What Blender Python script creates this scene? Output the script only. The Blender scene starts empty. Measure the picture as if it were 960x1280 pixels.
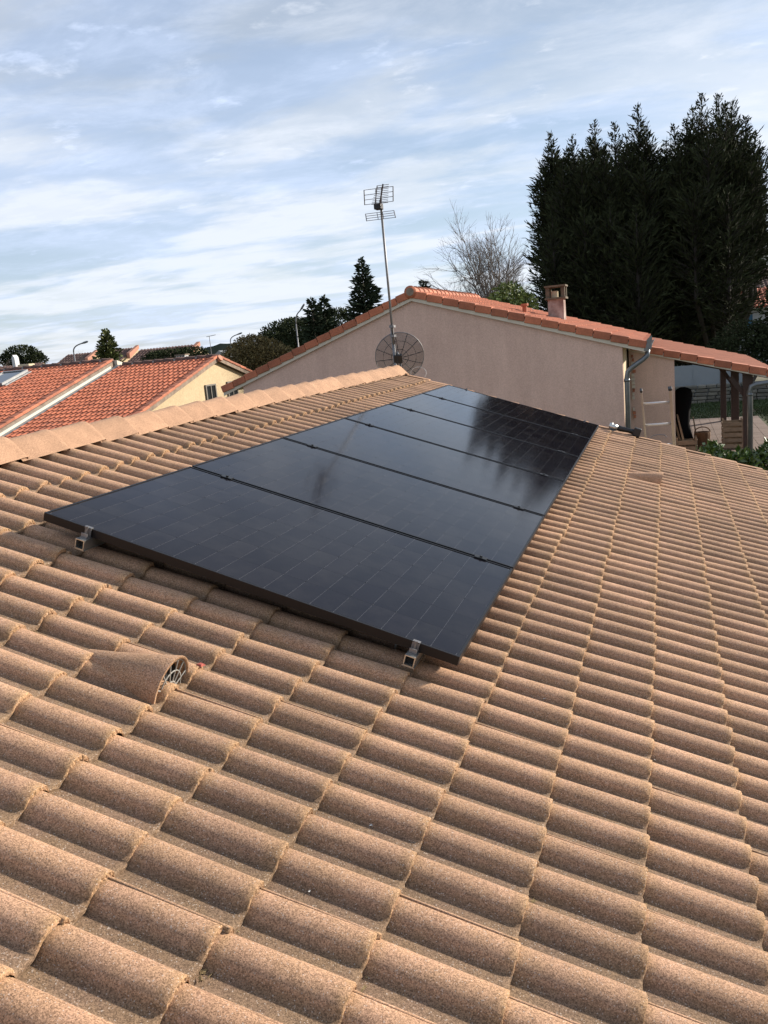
import bpy, bmesh, math, random
import numpy as np
from mathutils import Vector, Matrix

scene = bpy.context.scene
C = scene.collection
PI = math.pi
rad = math.radians

# ------------------------------------------------------------------ camera
SLOPE = rad(18.5)
Z0 = 3.85                                   # height of the array's upper near corner
cam_d = bpy.data.cameras.new('camera')
cam = bpy.data.objects.new('camera', cam_d)
C.objects.link(cam)
right = Vector((0.94800, 0.30590, -0.08758)); down = Vector((-0.02140, -0.21330, -0.97675)); fwd = Vector((-0.31750, 0.92790, -0.19570))
fwd.normalize(); right = (right - fwd * right.dot(fwd)).normalized(); down = fwd.cross(right)
mw = Matrix((right, -down, -fwd)).transposed().to_4x4()
mw.translation = Vector((2.3806, -2.7537, 4.4007))
cam.matrix_world = mw
cam_d.sensor_fit = 'HORIZONTAL'; cam_d.sensor_width = 36.0
cam_d.lens = 1062.58 / 960 * 36.0
cam_d.clip_start = 0.05; cam_d.clip_end = 6000
scene.camera = cam

# ------------------------------------------------------------------ sky, sun, exposure
SUN_DIR = Vector((0.706, 0.614, 0.352)).normalized()
SUN_EL = math.asin(SUN_DIR.z); SUN_AZ = math.atan2(SUN_DIR.x, SUN_DIR.y)
w = bpy.data.worlds.new('World'); scene.world = w; w.use_nodes = True
nt = w.node_tree; nt.nodes.clear()
def WN(t, **k):
    n = nt.nodes.new(t)
    for a, b in k.items(): setattr(n, a, b)
    return n
def wmath(op, a, b=None, c=None):
    n = WN('ShaderNodeMath', operation=op)
    for i, v in enumerate((a, b, c)):
        if v is None: continue
        if isinstance(v, (int, float)): n.inputs[i].default_value = v
        else: nt.links.new(v, n.inputs[i])
    return n.outputs[0]
def wramp(v, a, b):
    n = WN('ShaderNodeMapRange', interpolation_type='SMOOTHSTEP')
    nt.links.new(v, n.inputs[0]); n.inputs[1].default_value = a; n.inputs[2].default_value = b
    return n.outputs[0]
sky = WN('ShaderNodeTexSky', sky_type='NISHITA', sun_disc=False)
sky.sun_elevation = SUN_EL; sky.sun_rotation = SUN_AZ; sky.altitude = 150; sky.air_density = 1.0; sky.dust_density = 0.6; sky.ozone_density = 1.6
tc = WN('ShaderNodeTexCoord'); sep = WN('ShaderNodeSeparateXYZ')
nt.links.new(tc.outputs['Generated'], sep.inputs[0])
zz = wmath('ADD', wmath('MAXIMUM', sep.outputs[2], 0.0), 0.10)
cmb = WN('ShaderNodeCombineXYZ')
nt.links.new(wmath('DIVIDE', sep.outputs[0], zz), cmb.inputs[0]); nt.links.new(wmath('DIVIDE', sep.outputs[1], zz), cmb.inputs[1])
def cloud_noise(rot, sx, sy, scale, detail, rough, off=(0, 0, 0), dist=0.0):
    mp = WN('ShaderNodeMapping'); mp.inputs['Rotation'].default_value = (0, 0, rad(rot)); mp.inputs['Scale'].default_value = (sx, sy, 1); mp.inputs['Location'].default_value = off
    nt.links.new(cmb.outputs[0], mp.inputs[0])
    n = WN('ShaderNodeTexNoise'); n.inputs['Scale'].default_value = scale; n.inputs['Detail'].default_value = detail; n.inputs['Roughness'].default_value = rough; n.inputs['Distortion'].default_value = dist
    nt.links.new(mp.outputs[0], n.inputs['Vector'])
    return n.outputs['Fac']
veil = wramp(cloud_noise(25, 1.0, 1.0, 0.45, 6, 0.55, (3.1, 1.7, 0), 0.3), 0.30, 0.66)
wisps = wramp(cloud_noise(-32, 1.0, 1.5, 2.2, 10, 0.66, (0.4, 5.2, 0), 0.3), 0.40, 0.72)
puffs = wramp(cloud_noise(10, 1.0, 1.2, 4.4, 8, 0.6, (7.4, 2.2, 0), 0.2), 0.58, 0.72)
low = wramp(cloud_noise(-8, 0.8, 1.5, 0.9, 8, 0.55, (1.3, 0.6, 0), 0.25), 0.42, 0.56)
lowmask = wmath('SUBTRACT', 1.0, wramp(sep.outputs[2], 0.12, 0.32))
cover = wmath('ADD', wmath('MULTIPLY', veil, 0.40), wmath('MULTIPLY', wisps, 0.26))
cover = wmath('ADD', cover, wmath('MULTIPLY', puffs, 0.30))
cover = wmath('ADD', cover, wmath('MULTIPLY', wmath('MULTIPLY', low, lowmask), 0.30))
cover = wmath('MINIMUM', wmath('ADD', cover, 0.29), 0.92)
# a thick patch is a little greyer than a thin one
ccol = WN('ShaderNodeMix', data_type='RGBA'); ccol.inputs[6].default_value = (6.3, 7.35, 9.5, 1); ccol.inputs[7].default_value = (7.5, 8.0, 8.9, 1)
nt.links.new(low, ccol.inputs[0])
mixc = WN('ShaderNodeMix', data_type='RGBA'); nt.links.new(cover, mixc.inputs[0]); nt.links.new(sky.outputs[0], mixc.inputs[6]); nt.links.new(ccol.outputs[2], mixc.inputs[7])
bg = WN('ShaderNodeBackground'); bg.inputs['Strength'].default_value = 0.066
out = WN('ShaderNodeOutputWorld'); nt.links.new(mixc.outputs[2], bg.inputs[0]); nt.links.new(bg.outputs[0], out.inputs[0])

sun_d = bpy.data.lights.new('sun', 'SUN'); sun_d.energy = 5.0; sun_d.angle = rad(2.5); sun_d.color = (1.0, 0.90, 0.78)
sun = bpy.data.objects.new('sun', sun_d); C.objects.link(sun)
sun.rotation_euler = (-SUN_DIR).to_track_quat('-Z', 'Y').to_euler(); sun.location = SUN_DIR * 40
scene.view_settings.view_transform = 'Standard'; scene.view_settings.look = 'None'
scene.view_settings.exposure = 0.88; scene.view_settings.gamma = 1.0
scene.render.engine = 'CYCLES'
scene.cycles.max_bounces = 6; scene.cycles.transparent_max_bounces = 8

# ------------------------------------------------------------------ materials
def mat(name, col, rough=0.8, metal=0.0, var=0.0, vscale=4.0, grain=0.0, gscale=200.0, bump=0.0, bscale=60.0, rnd=0.0, coat=0.0, coat_rough=0.05, spec=0.5, col2=None, extra=None, vcol=None, trans=0.0, bdist=0.004, keep=False):
    m = bpy.data.materials.new(name); m.use_nodes = True
    if not keep: col = tuple(c * 0.76 for c in col); col2 = tuple(c * 0.76 for c in col2) if col2 else None
    n = m.node_tree; N = n.nodes; L = n.links
    p = N['Principled BSDF']
    p.inputs['Roughness'].default_value = rough; p.inputs['Metallic'].default_value = metal
    p.inputs['Coat Weight'].default_value = coat; p.inputs['Coat Roughness'].default_value = coat_rough
    p.inputs['Specular IOR Level'].default_value = spec
    if trans: p.inputs['Transmission Weight'].default_value = trans
    t = N.new('ShaderNodeTexCoord'); oi = N.new('ShaderNodeObjectInfo')
    vm = N.new('ShaderNodeVectorMath'); vm.operation = 'MULTIPLY_ADD'
    cb = N.new('ShaderNodeCombineXYZ'); 
    for i in range(3): L.new(oi.outputs['Random'], cb.inputs[i])
    L.new(cb.outputs[0], vm.inputs[0]); vm.inputs[1].default_value = (37, 53, 71); L.new(t.outputs['Object'], vm.inputs[2])
    vec = vm.outputs[0]
    def noise(sc, det=4, ro=0.6):
        q = N.new('ShaderNodeTexNoise'); q.inputs['Scale'].default_value = sc; q.inputs['Detail'].default_value = det; q.inputs['Roughness'].default_value = ro
        L.new(vec, q.inputs['Vector']); return q.outputs['Fac']
    def mixrgb(f, a, b, bt='MIX'):
        q = N.new('ShaderNodeMix'); q.data_type = 'RGBA'; q.blend_type = bt
        if isinstance(f, (int, float)): q.inputs[0].default_value = f
        else: L.new(f, q.inputs[0])
        for i, v in ((6, a), (7, b)):
            if isinstance(v, tuple): q.inputs[i].default_value = (*v[:3], 1)
            else: L.new(v, q.inputs[i])
        return q.outputs[2]
    def rng(v, a, b, c=0.0, d=1.0):
        q = N.new('ShaderNodeMapRange'); L.new(v, q.inputs[0])
        for i, x in enumerate((a, b, c, d)): q.inputs[i + 1].default_value = x
        return q.outputs[0]
    def mth(op, a, b):
        q = N.new('ShaderNodeMath'); q.operation = op
        for i, v in enumerate((a, b)):
            if isinstance(v, (int, float)): q.inputs[i].default_value = v
            else: L.new(v, q.inputs[i])
        return q.outputs[0]
    c = tuple(col)
    if col2 is not None: c = mixrgb(rng(noise(vscale, 5), 0.38, 0.62), tuple(col), tuple(col2))
    if vcol:
        a = N.new('ShaderNodeAttribute'); a.attribute_name = vcol; c = mixrgb(1.0, c, a.outputs['Color'], 'MULTIPLY')
    if var > 0: c = mixrgb(1.0, c, mixrgb(rng(noise(vscale, 6, 0.65), 0.3, 0.7), (1 - var,) * 3, (1 + var,) * 3), 'MULTIPLY')
    if grain > 0: c = mixrgb(1.0, c, mixrgb(rng(noise(gscale, 2, 0.7), 0.35, 0.65), (1 - grain,) * 3, (1 + grain,) * 3), 'MULTIPLY')
    if rnd > 0: c = mixrgb(1.0, c, mixrgb(oi.outputs['Random'], (1 - rnd, 1 - rnd, 1 - rnd), (1 + rnd, 1 + rnd * .9, 1 + rnd * .8)), 'MULTIPLY')
    env = dict(N=N, L=L, noise=noise, mix=mixrgb, rng=rng, mth=mth, p=p, oi=oi, t=t, vec=vec)
    if extra: c = extra(env, c)
    if isinstance(c, tuple): p.inputs['Base Color'].default_value = (*c[:3], 1)
    else: L.new(c, p.inputs['Base Color'])
    if bump > 0:
        b = N.new('ShaderNodeBump'); b.inputs['Strength'].default_value = bump; b.inputs['Distance'].default_value = bdist
        L.new(noise(bscale, 4, 0.7), b.inputs['Height']); L.new(b.outputs[0], p.inputs['Normal'])
    return m

def tile_extra(e, c):
    """lichen at the lower rim and dirt in the pans, both stored on the mesh as the attribute 'dirt' (r = rim, g = pan, b = per tile)"""
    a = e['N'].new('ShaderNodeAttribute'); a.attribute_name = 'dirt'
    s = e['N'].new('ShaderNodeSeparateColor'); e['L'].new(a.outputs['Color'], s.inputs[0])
    patch = e['rng'](e['noise'](9.0, 5, 0.7), 0.38, 0.60)
    fine = e['rng'](e['noise'](70.0, 4, 0.7), 0.35, 0.62)
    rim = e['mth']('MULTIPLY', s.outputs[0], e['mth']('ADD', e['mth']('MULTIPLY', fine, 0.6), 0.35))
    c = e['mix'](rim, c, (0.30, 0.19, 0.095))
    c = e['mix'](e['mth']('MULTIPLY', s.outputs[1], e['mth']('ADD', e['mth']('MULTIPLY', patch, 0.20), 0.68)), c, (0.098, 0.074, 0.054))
    c = e['mix'](e['mth']('MULTIPLY', patch, 0.32), c, (0.30, 0.19, 0.10))
    c = e['mix'](1.0, c, e['mix'](s.outputs[2], (0.90, 0.88, 0.87), (1.08, 1.10, 1.12)), 'MULTIPLY')
    geo = e['N'].new('ShaderNodeNewGeometry'); bn = e['N'].new('ShaderNodeTexNoise'); bn.inputs['Scale'].default_value = 0.9; bn.inputs['Detail'].default_value = 5
    e['L'].new(geo.outputs['Position'], bn.inputs['Vector'])
    c = e['mix'](1.0, c, e['mix'](e['rng'](bn.outputs['Fac'], 0.35, 0.65), (0.86, 0.86, 0.85), (1.10, 1.09, 1.06)), 'MULTIPLY')
    # sand grains: pale and dark specks
    g = e['N'].new('ShaderNodeTexVoronoi'); g.inputs['Scale'].default_value = 430.0; e['L'].new(e['vec'], g.inputs['Vector'])
    sc = e['N'].new('ShaderNodeSeparateColor'); e['L'].new(g.outputs['Color'], sc.inputs[0])
    c = e['mix'](1.0, c, e['mix'](e['rng'](sc.outputs[0], 0, 1), (0.52, 0.50, 0.49), (1.46, 1.46, 1.46)), 'MULTIPLY')
    c = e['mix'](e['mth']('MULTIPLY', e['mth']('GREATER_THAN', sc.outputs[1], 0.972), 0.38), c, (0.60, 0.54, 0.48))
    return c

M = {}
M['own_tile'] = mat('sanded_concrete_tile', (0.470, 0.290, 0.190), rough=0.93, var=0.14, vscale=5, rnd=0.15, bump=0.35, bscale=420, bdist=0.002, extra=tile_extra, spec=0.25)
M['ridge'] = mat('sanded_ridge_tile', (0.44, 0.268, 0.168), rough=0.93, var=0.16, vscale=6, grain=0.40, gscale=260, rnd=0.10, bump=0.4, bscale=260, spec=0.25)
M['terra'] = mat('red_clay_tile', (0.46, 0.155, 0.080), rough=0.8, var=0.22, vscale=3.0, grain=0.12, gscale=40, rnd=0.24, bump=0.2, bscale=60)
def ext_weather(e, c):
    v = e['N'].new('ShaderNodeTexVoronoi'); v.inputs['Scale'].default_value = 4.2; e['L'].new(e['t'].outputs['Object'], v.inputs['Vector'])
    s = e['N'].new('ShaderNodeSeparateColor'); e['L'].new(v.outputs['Color'], s.inputs[0])
    c = e['mix'](1.0, c, e['mix'](s.outputs[0], (0.80, 0.77, 0.77), (1.15, 1.16, 1.16)), 'MULTIPLY')
    return e['mix'](e['mth']('MULTIPLY', e['rng'](e['noise'](1.3, 6, 0.7), 0.5, 0.72), 0.45), c, (0.16, 0.08, 0.06))
M['terra_field'] = mat('weathered_red_tile', (0.50, 0.150, 0.072), rough=0.82, var=0.15, vscale=2.0, extra=ext_weather)
M['terra_dark'] = mat('old_brown_tile', (0.13, 0.075, 0.06), rough=0.9, var=0.25, vscale=2.0, extra=ext_weather)
def ext_streak(e, c):
    mp = e['N'].new('ShaderNodeMapping'); mp.inputs['Scale'].default_value = (1.6, 1.6, 0.22); e['L'].new(e['t'].outputs['Object'], mp.inputs[0])
    n1 = e['N'].new('ShaderNodeTexNoise'); n1.inputs['Scale'].default_value = 2.6; n1.inputs['Detail'].default_value = 7; n1.inputs['Roughness'].default_value = 0.62; e['L'].new(mp.outputs[0], n1.inputs['Vector'])
    c = e['mix'](1.0, c, e['mix'](e['rng'](n1.outputs['Fac'], 0.35, 0.68), (1.03, 1.03, 1.02), (0.92, 0.91, 0.90)), 'MULTIPLY')
    return e['mix'](e['mth']('MULTIPLY', e['rng'](e['noise'](0.5, 5, 0.6), 0.45, 0.7), 0.12), c, (0.30, 0.24, 0.20))
M['stucco'] = mat('mauve_render', (0.56, 0.398, 0.332), keep=True, rough=0.95, var=0.06, vscale=1.1, grain=0.10, gscale=45, bump=0.6, bscale=80, spec=0.2, extra=ext_streak)
M['stucco_side'] = mat('cream_side_render', (0.66, 0.55, 0.38), rough=0.95, var=0.08, vscale=2, bump=0.4, bscale=80, spec=0.2)
M['yellow'] = mat('yellow_old_render', (0.66, 0.52, 0.33), rough=0.95, var=0.22, vscale=2.2, grain=0.12, gscale=25, bump=0.5, bscale=30, col2=(0.48, 0.38, 0.24), spec=0.2)
M['cream'] = mat('cream_painted_board', (0.66, 0.60, 0.49), rough=0.6, var=0.07, vscale=6)
M['dirty'] = mat('stained_concrete', (0.26, 0.20, 0.15), rough=0.95, var=0.4, vscale=5, bump=0.4, bscale=30)
M['capstone'] = mat('mossy_dark_concrete', (0.13, 0.11, 0.075), rough=0.95, var=0.4, vscale=8)
M['zinc'] = mat('weathered_zinc', (0.20, 0.215, 0.225), rough=0.42, metal=0.7, var=0.18, vscale=8)
M['galv'] = mat('galvanised_steel', (0.24, 0.24, 0.245), rough=0.5, metal=0.6, var=0.15, vscale=20)
M['alu'] = mat('bare_aluminium', (0.66, 0.66, 0.62), rough=0.32, metal=0.9, var=0.08, vscale=20)
M['inside'] = mat('shade_black', (0.01, 0.01, 0.01), rough=0.9)
M['blackmetal'] = mat('black_anodised_aluminium', (0.006, 0.006, 0.007), rough=0.42, metal=0.0, spec=0.3, var=0.1, vscale=10)
M['clamp'] = mat('black_clamp', (0.01, 0.01, 0.01), rough=0.4)
M['blackplastic'] = mat('black_plastic', (0.012, 0.012, 0.013), rough=0.5)
def ext_glass(e, c):
    # faint dust dulls the gloss unevenly
    r = e['rng'](e['noise'](2.2, 5, 0.6), 0.3, 0.7, 0.080, 0.105); e['L'].new(r, e['p'].inputs['Roughness'])
    return e['mix'](e['rng'](e['noise'](3.0, 6, 0.7), 0.45, 0.8, 0.0, 0.04), c, (0.30, 0.28, 0.25))
M['cell'] = mat('monocrystalline_cell', (0.0068, 0.0056, 0.0090), rough=0.06, spec=0.17, rnd=0.12, extra=ext_glass)
M['back'] = mat('black_backsheet_under_glass', (0.0074, 0.0062, 0.0096), rough=0.06, spec=0.17, extra=ext_glass)
M['ribbon'] = mat('silver_ribbon', (0.11, 0.11, 0.12), rough=0.12, spec=0.5)
M['wire'] = mat('grey_mesh_wire', (0.12, 0.115, 0.11), rough=0.5, metal=0.3)
M['wood'] = mat('grey_weathered_wood', (0.30, 0.235, 0.165), rough=0.85, var=0.25, vscale=7, bump=0.3, bscale=40, rnd=0.12)
M['redwood'] = mat('red_brown_stained_timber', (0.055, 0.026, 0.018), rough=0.6, var=0.2, vscale=8, bump=0.2, bscale=30)
M['underwood'] = mat('dark_roof_boarding', (0.10, 0.065, 0.045), rough=0.85, var=0.2, vscale=6)
M['ladder'] = mat('dull_ladder_aluminium', (0.46, 0.41, 0.35), rough=0.5, metal=0.35, var=0.1, vscale=12)
M['rung'] = mat('pale_rung_aluminium', (0.70, 0.68, 0.66), rough=0.35, metal=0.4)
M['brick'] = mat('hollow_red_brick', (0.40, 0.16, 0.09), rough=0.9, var=0.2, vscale=20, rnd=0.25)
M['white'] = mat('white_render', (0.66, 0.66, 0.66), rough=0.9, var=0.05, vscale=2)
M['window'] = mat('dark_window_glass', (0.025, 0.028, 0.03), rough=0.08, spec=0.6)
M['frame'] = mat('weathered_window_frame', (0.16, 0.145, 0.12), rough=0.7)
M['blue'] = mat('blue_painted_shutter', (0.035, 0.13, 0.22), rough=0.6)
M['skyglass'] = mat('skylight_glass', (0.03, 0.04, 0.045), rough=0.1, spec=0.6)
M['lead'] = mat('lead_flashing', (0.30, 0.31, 0.31), rough=0.5, metal=0.3, var=0.1)
M['bark'] = mat('grey_brown_bark', (0.15, 0.12, 0.095), rough=0.95, var=0.3, vscale=6, bump=0.5, bscale=20)
M['darkbark'] = mat('dark_bark', (0.045, 0.036, 0.028), rough=0.95, var=0.3, vscale=6)
M['twig'] = mat('pale_bare_twigs', (0.12, 0.10, 0.085), rough=0.95, var=0.2, vscale=3)
def leafm(name, col, var=0.35, vs=1.2, rough=0.7, spec=0.3):
    return mat(name, col, rough=rough, var=var, vscale=vs, vcol='tint', spec=spec)
M['cedar'] = leafm('dark_cedar_needles', (0.042, 0.050, 0.024), rough=0.9, spec=0.08)
M['fir'] = leafm('blue_green_fir_needles', (0.040, 0.055, 0.032), rough=0.9, spec=0.1)
M['cypress'] = leafm('yellow_green_needles', (0.105, 0.125, 0.040))
M['olive'] = leafm('russet_green_leaves', (0.155, 0.120, 0.045))
M['bush'] = leafm('fresh_green_leaves', (0.13, 0.17, 0.05))
M['darkleaf'] = leafm('dull_green_leaves', (0.034, 0.044, 0.020), rough=0.9, spec=0.1)
M['laurel'] = leafm('glossy_laurel_leaves', (0.085, 0.135, 0.03), var=0.2, rough=0.30, spec=0.6)
M['ground'] = mat('dry_grass_and_soil', (0.10, 0.115, 0.045), rough=1.0, var=0.3, vscale=0.6, col2=(0.15, 0.12, 0.075), grain=0.25, gscale=12)
M['lawn'] = mat('lawn_grass_base', (0.045, 0.070, 0.022), rough=1.0, var=0.35, vscale=1.5)
M['paver'] = mat('brown_pavers', (0.22, 0.155, 0.125), rough=0.9, var=0.12, vscale=2, rnd=0.12)
M['asphalt'] = mat('asphalt', (0.05, 0.05, 0.05), rough=0.9, var=0.15, vscale=2)
M['stone'] = mat('grey_field_stone', (0.19, 0.185, 0.155), rough=0.95, var=0.25, vscale=3, rnd=0.25, bump=0.5, bscale=15)
M['panelwall'] = mat('pale_grey_fence_panel', (0.30, 0.34, 0.36), rough=0.7, var=0.06, vscale=2)
M['cloth'] = mat('black_cloth', (0.012, 0.012, 0.013), rough=0.95, spec=0.1)
M['basket'] = mat('brown_wicker', (0.16, 0.085, 0.04), rough=0.9, var=0.3, vscale=25)
M['grille'] = mat('grimy_grille_plastic', (0.34, 0.33, 0.30), rough=0.7, var=0.3, vscale=40)
M['pale'] = mat('pale_plastic', (0.6, 0.6, 0.58), rough=0.5)
M['redpaint'] = mat('worn_red_paint', (0.42, 0.10, 0.07), rough=0.9, grain=0.3, gscale=90)
M['moss'] = mat('dry_moss', (0.34, 0.25, 0.12), rough=1.0, var=0.3, vscale=60, bump=0.8, bscale=120)
M['orangewall'] = mat('orange_gable_render', (0.50, 0.24, 0.16), rough=0.95)

# ------------------------------------------------------------------ mesh helpers
class MB:
    """collects geometry for ONE mesh"""
    def __init__(s): s.v = []; s.f = []; s.c = []; s.mi = []
    def add(s, vs, fs, col=None, mi=0):
        b = len(s.v); s.v.extend(tuple(x) for x in vs); s.f.extend(tuple(i + b for i in f) for f in fs)
        s.mi.extend([mi] * len(fs)); s.c.extend([col if col is not None else (1, 1, 1)] * len(vs)); return s
    def box(s, x0, x1, y0, y1, z0, z1, mi=0, T=None):
        vs = [Vector((x, y, z)) for x in (x0, x1) for y in (y0, y1) for z in (z0, z1)]
        if T is not None: vs = [T @ v for v in vs]
        return s.add(vs, [(0, 1, 3, 2), (4, 6, 7, 5), (0, 4, 5, 1), (2, 3, 7, 6), (0, 2, 6, 4), (1, 5, 7, 3)], mi=mi)
    def tube(s, pts, r, seg=6, cap=True, mi=0):
        pts = [Vector(p) for p in pts]; n = len(pts)
        rs = r if isinstance(r, (list, tuple)) else [r] * n
        vs = []; prev = None
        for i, p in enumerate(pts):
            d = (pts[min(i + 1, n - 1)] - pts[max(i - 1, 0)]).normalized()
            if prev is None:
                a = d.orthogonal().normalized()
            else:
                a = (prev - d * prev.dot(d));
                a = a.normalized() if a.length > 1e-6 else d.orthogonal().normalized()
            prev = a; b = d.cross(a)
            for k in range(seg):
                t = 2 * PI * k / seg
                vs.append(p + (a * math.cos(t) + b * math.sin(t)) * rs[i])
        fs = [(i * seg + k, i * seg + (k + 1) % seg, (i + 1) * seg + (k + 1) % seg, (i + 1) * seg + k) for i in range(n - 1) for k in range(seg)]
        if cap: fs += [tuple(range(seg))[::-1], tuple((n - 1) * seg + k for k in range(seg))]
        return s.add(vs, fs, mi=mi)
    def prism(s, poly, axis, a, b, mi=0):
        """poly: 2-D outline in the two other axes, extruded from a to b"""
        def P(q, t):
            if axis == 'x': return (t, q[0], q[1])
            if axis == 'y': return (q[0], t, q[1])
            return (q[0], q[1], t)
        n = len(poly); vs = [P(q, a) for q in poly] + [P(q, b) for q in poly]
        fs = [tuple(range(n)), tuple(range(2 * n - 1, n - 1, -1))] + [(i, i + n, (i + 1) % n + n, (i + 1) % n) for i in range(n)]
        return s.add(vs, fs, mi=mi)
    def mesh(s, name, mats, smooth=False, tint=False, attr='tint', fixn=True):
        me = bpy.data.meshes.new(name); me.from_pydata([tuple(v) for v in s.v], [], s.f)
        for m in (mats if isinstance(mats, (list, tuple)) else [mats]): me.materials.append(m)
        if any(s.mi): me.polygons.foreach_set('material_index', s.mi)
        if fixn:
            bm = bmesh.new(); bm.from_mesh(me); bmesh.ops.recalc_face_normals(bm, faces=bm.faces); bm.to_mesh(me); bm.free()
        if tint:
            a = me.color_attributes.new(attr, 'FLOAT_COLOR', 'POINT')
            a.data.foreach_set('color', np.c_[np.array(s.c, dtype=np.float32), np.ones(len(s.v), np.float32)].ravel())
        if smooth: me.polygons.foreach_set('use_smooth', [True] * len(me.polygons))
        me.update(); return me
    def build(s, name, mats, parent=None, smooth=False, bevel=0, **k):
        o = bpy.data.objects.new(name, s.mesh(name, mats, smooth, **k)); C.objects.link(o)
        if parent is not None: setpar(o, parent)
        if bevel:
            b = o.modifiers.new('bevel', 'BEVEL'); b.width = bevel; b.segments = 2; b.limit_method = 'ANGLE'
        return o
WM = {}
def setpar(o, parent):
    """parts are written in world coordinates: undo the parent's own placing"""
    o.parent = parent; o.matrix_parent_inverse = WM.get(parent.name, Matrix()).inverted()
def thing(name, label, cat, loc=(0, 0, 0), group=None):
    o = bpy.data.objects.new(name, None); C.objects.link(o); o.location = loc; o.empty_display_size = 0.2
    WM[o.name] = Matrix.Translation(loc)
    return tag(o, label, cat, group)
def tag(o, label, cat, group=None):
    o['label'] = label; o['category'] = cat
    if group: o['group'] = group
    return o
def struct(o): o['kind'] = 'structure'; return o
def stuff(o): o['kind'] = 'stuff'; return o
def inst(name, me, parent, mtx):
    o = bpy.data.objects.new(name, me); C.objects.link(o); o.parent = parent
    o.matrix_parent_inverse = WM.get(parent.name, Matrix()).inverted(); o.matrix_basis = mtx
    return o

cs, sn = math.cos(SLOPE), math.sin(SLOPE)
# roof frame: local x = down the slope, y = along the ridge, z = out of the roof
F = Matrix(((cs, 0, sn, 0), (0, 1, 0, 0), (-sn, 0, cs, Z0), (0, 0, 0, 1)))
def rp(v, u, n): return F @ Vector((v, u, n))
# the same for the back slope, mirrored about the ridge
RIDGE_V = -0.865
ridge_pt = rp(RIDGE_V, 0, -0.10)
FB = Matrix(((-cs, 0, -sn, ridge_pt.x), (0, -1, 0, 0), (-sn, 0, cs, ridge_pt.z), (0, 0, 0, 1)))

def ground_z(x, y):
    t = min(max((y - 4.5) / 6.0, 0), 1)
    return 0.92 * t * t * (3 - 2 * t)

# ------------------------------------------------------------------ ground
def build_ground():
    b = MB(); xs = [-3000, -400, -120, -60] + [x for x in range(-45, 31, 3)] + [60, 120, 400, 3000]
    ys = [-3000, -300, -60, -20, -8, 0] + [3 + i * 1.0 for i in range(12)] + [18, 22, 27, 33, 40, 55, 80, 130, 300, 3000]
    vs = [(x, y, ground_z(x, y)) for y in ys for x in xs]; nx = len(xs)
    fs = [(j * nx + i, j * nx + i + 1, (j + 1) * nx + i + 1, (j + 1) * nx + i) for j in range(len(ys) - 1) for i in range(nx - 1)]
    b.add(vs, fs); o = b.build('ground', M['ground'], smooth=True); struct(o)
build_ground()

# ------------------------------------------------------------------ our roof: tiles
PITCH, TW, GAUGE = 0.15, 0.30, 0.2875
TH = 0.015                                     # tile thickness = step from course to course
ROLL_R = 0.0450
def roll_h(y, H=0.0355):
    """y measured from a crest: a half round roll standing on a nearly flat pan"""
    d = (y + PITCH / 2) % PITCH - PITCH / 2
    a = abs(d) / ROLL_R
    if a < 0.93: return H * math.sqrt(1 - a * a) + 0.0015
    e = 0.0015 + H * math.sqrt(1 - 0.93 ** 2); t = (abs(d) - 0.93 * ROLL_R) / 0.0095
    return e * max(0, 1 - t) ** 2 if t < 1 else 0.0
def tile_mesh(name, hi=True, seed=0):
    rs = random.Random(seed)
    ys = []
    if hi:
        prof = [(0.006, -0.022), (0.0195, -0.022), (0.0205, -0.0065), (0.0300, -0.0105), (0.0335, -0.0150)]
        ys = [(y, None, z) for y, z in prof]
        y = 0.0355
        while y < TW + 0.013: ys.append((y, 0, None)); y += 0.0052 if roll_h(y + 0.003) > 0.001 else 0.012
        ys.append((TW + 0.0165, 0, None)); ys.append((TW + 0.0180, -0.002, None)); ys.append((TW + 0.0183, -0.011, None))
    else:
        y = 0.010
        while y < TW + 0.010: ys.append((y, 0, None)); y += 0.0175
    def prof_z(t):
        y, dz, z = t
        base = roll_h(y)
        if z is not None: return roll_h(0) + z if y < 0.02 else roll_h(0) + z
        if y < 0.06: base -= 0.0025 * max(0, (0.06 - y) / 0.025)
        return base + (dz or 0)
    # rows: x position, extra height, rim lichen
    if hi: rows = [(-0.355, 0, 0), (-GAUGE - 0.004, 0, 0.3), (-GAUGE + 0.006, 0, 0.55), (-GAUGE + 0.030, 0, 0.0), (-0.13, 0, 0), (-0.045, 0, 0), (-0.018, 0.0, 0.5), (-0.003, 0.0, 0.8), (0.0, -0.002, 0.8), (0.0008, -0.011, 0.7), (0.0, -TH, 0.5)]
    else: rows = [(-GAUGE - 0.02, 0, 0.1), (-GAUGE + 0.02, 0, 0.6), (-0.02, 0, 0), (0, -0.001, 1), (0.0, -TH, 0.9)]
    vs = []; cols = []; n = len(ys)
    off = -roll_h(0)                            # crest top at the lower end is z = 0
    for ri, (x, dz, rim) in enumerate(rows):
        for t in ys:
            jit = rs.uniform(-0.0012, 0.0012) if (hi and ri > 5) else 0
            vs.append((x + jit * 1.5, t[0], prof_z(t) + off + TH * x / GAUGE + dz + jit * 0.4))
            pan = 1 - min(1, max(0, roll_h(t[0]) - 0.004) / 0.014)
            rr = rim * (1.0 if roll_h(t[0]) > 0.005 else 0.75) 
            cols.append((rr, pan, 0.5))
    nr = len(rows)
    fs = [(i * n + k, (i + 1) * n + k, (i + 1) * n + k + 1, i * n + k + 1) for i in range(nr - 1) for k in range(n - 1)]
    b = MB(); b.v = vs; b.f = fs; b.c = cols; b.mi = [0] * len(fs)
    return b
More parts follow.
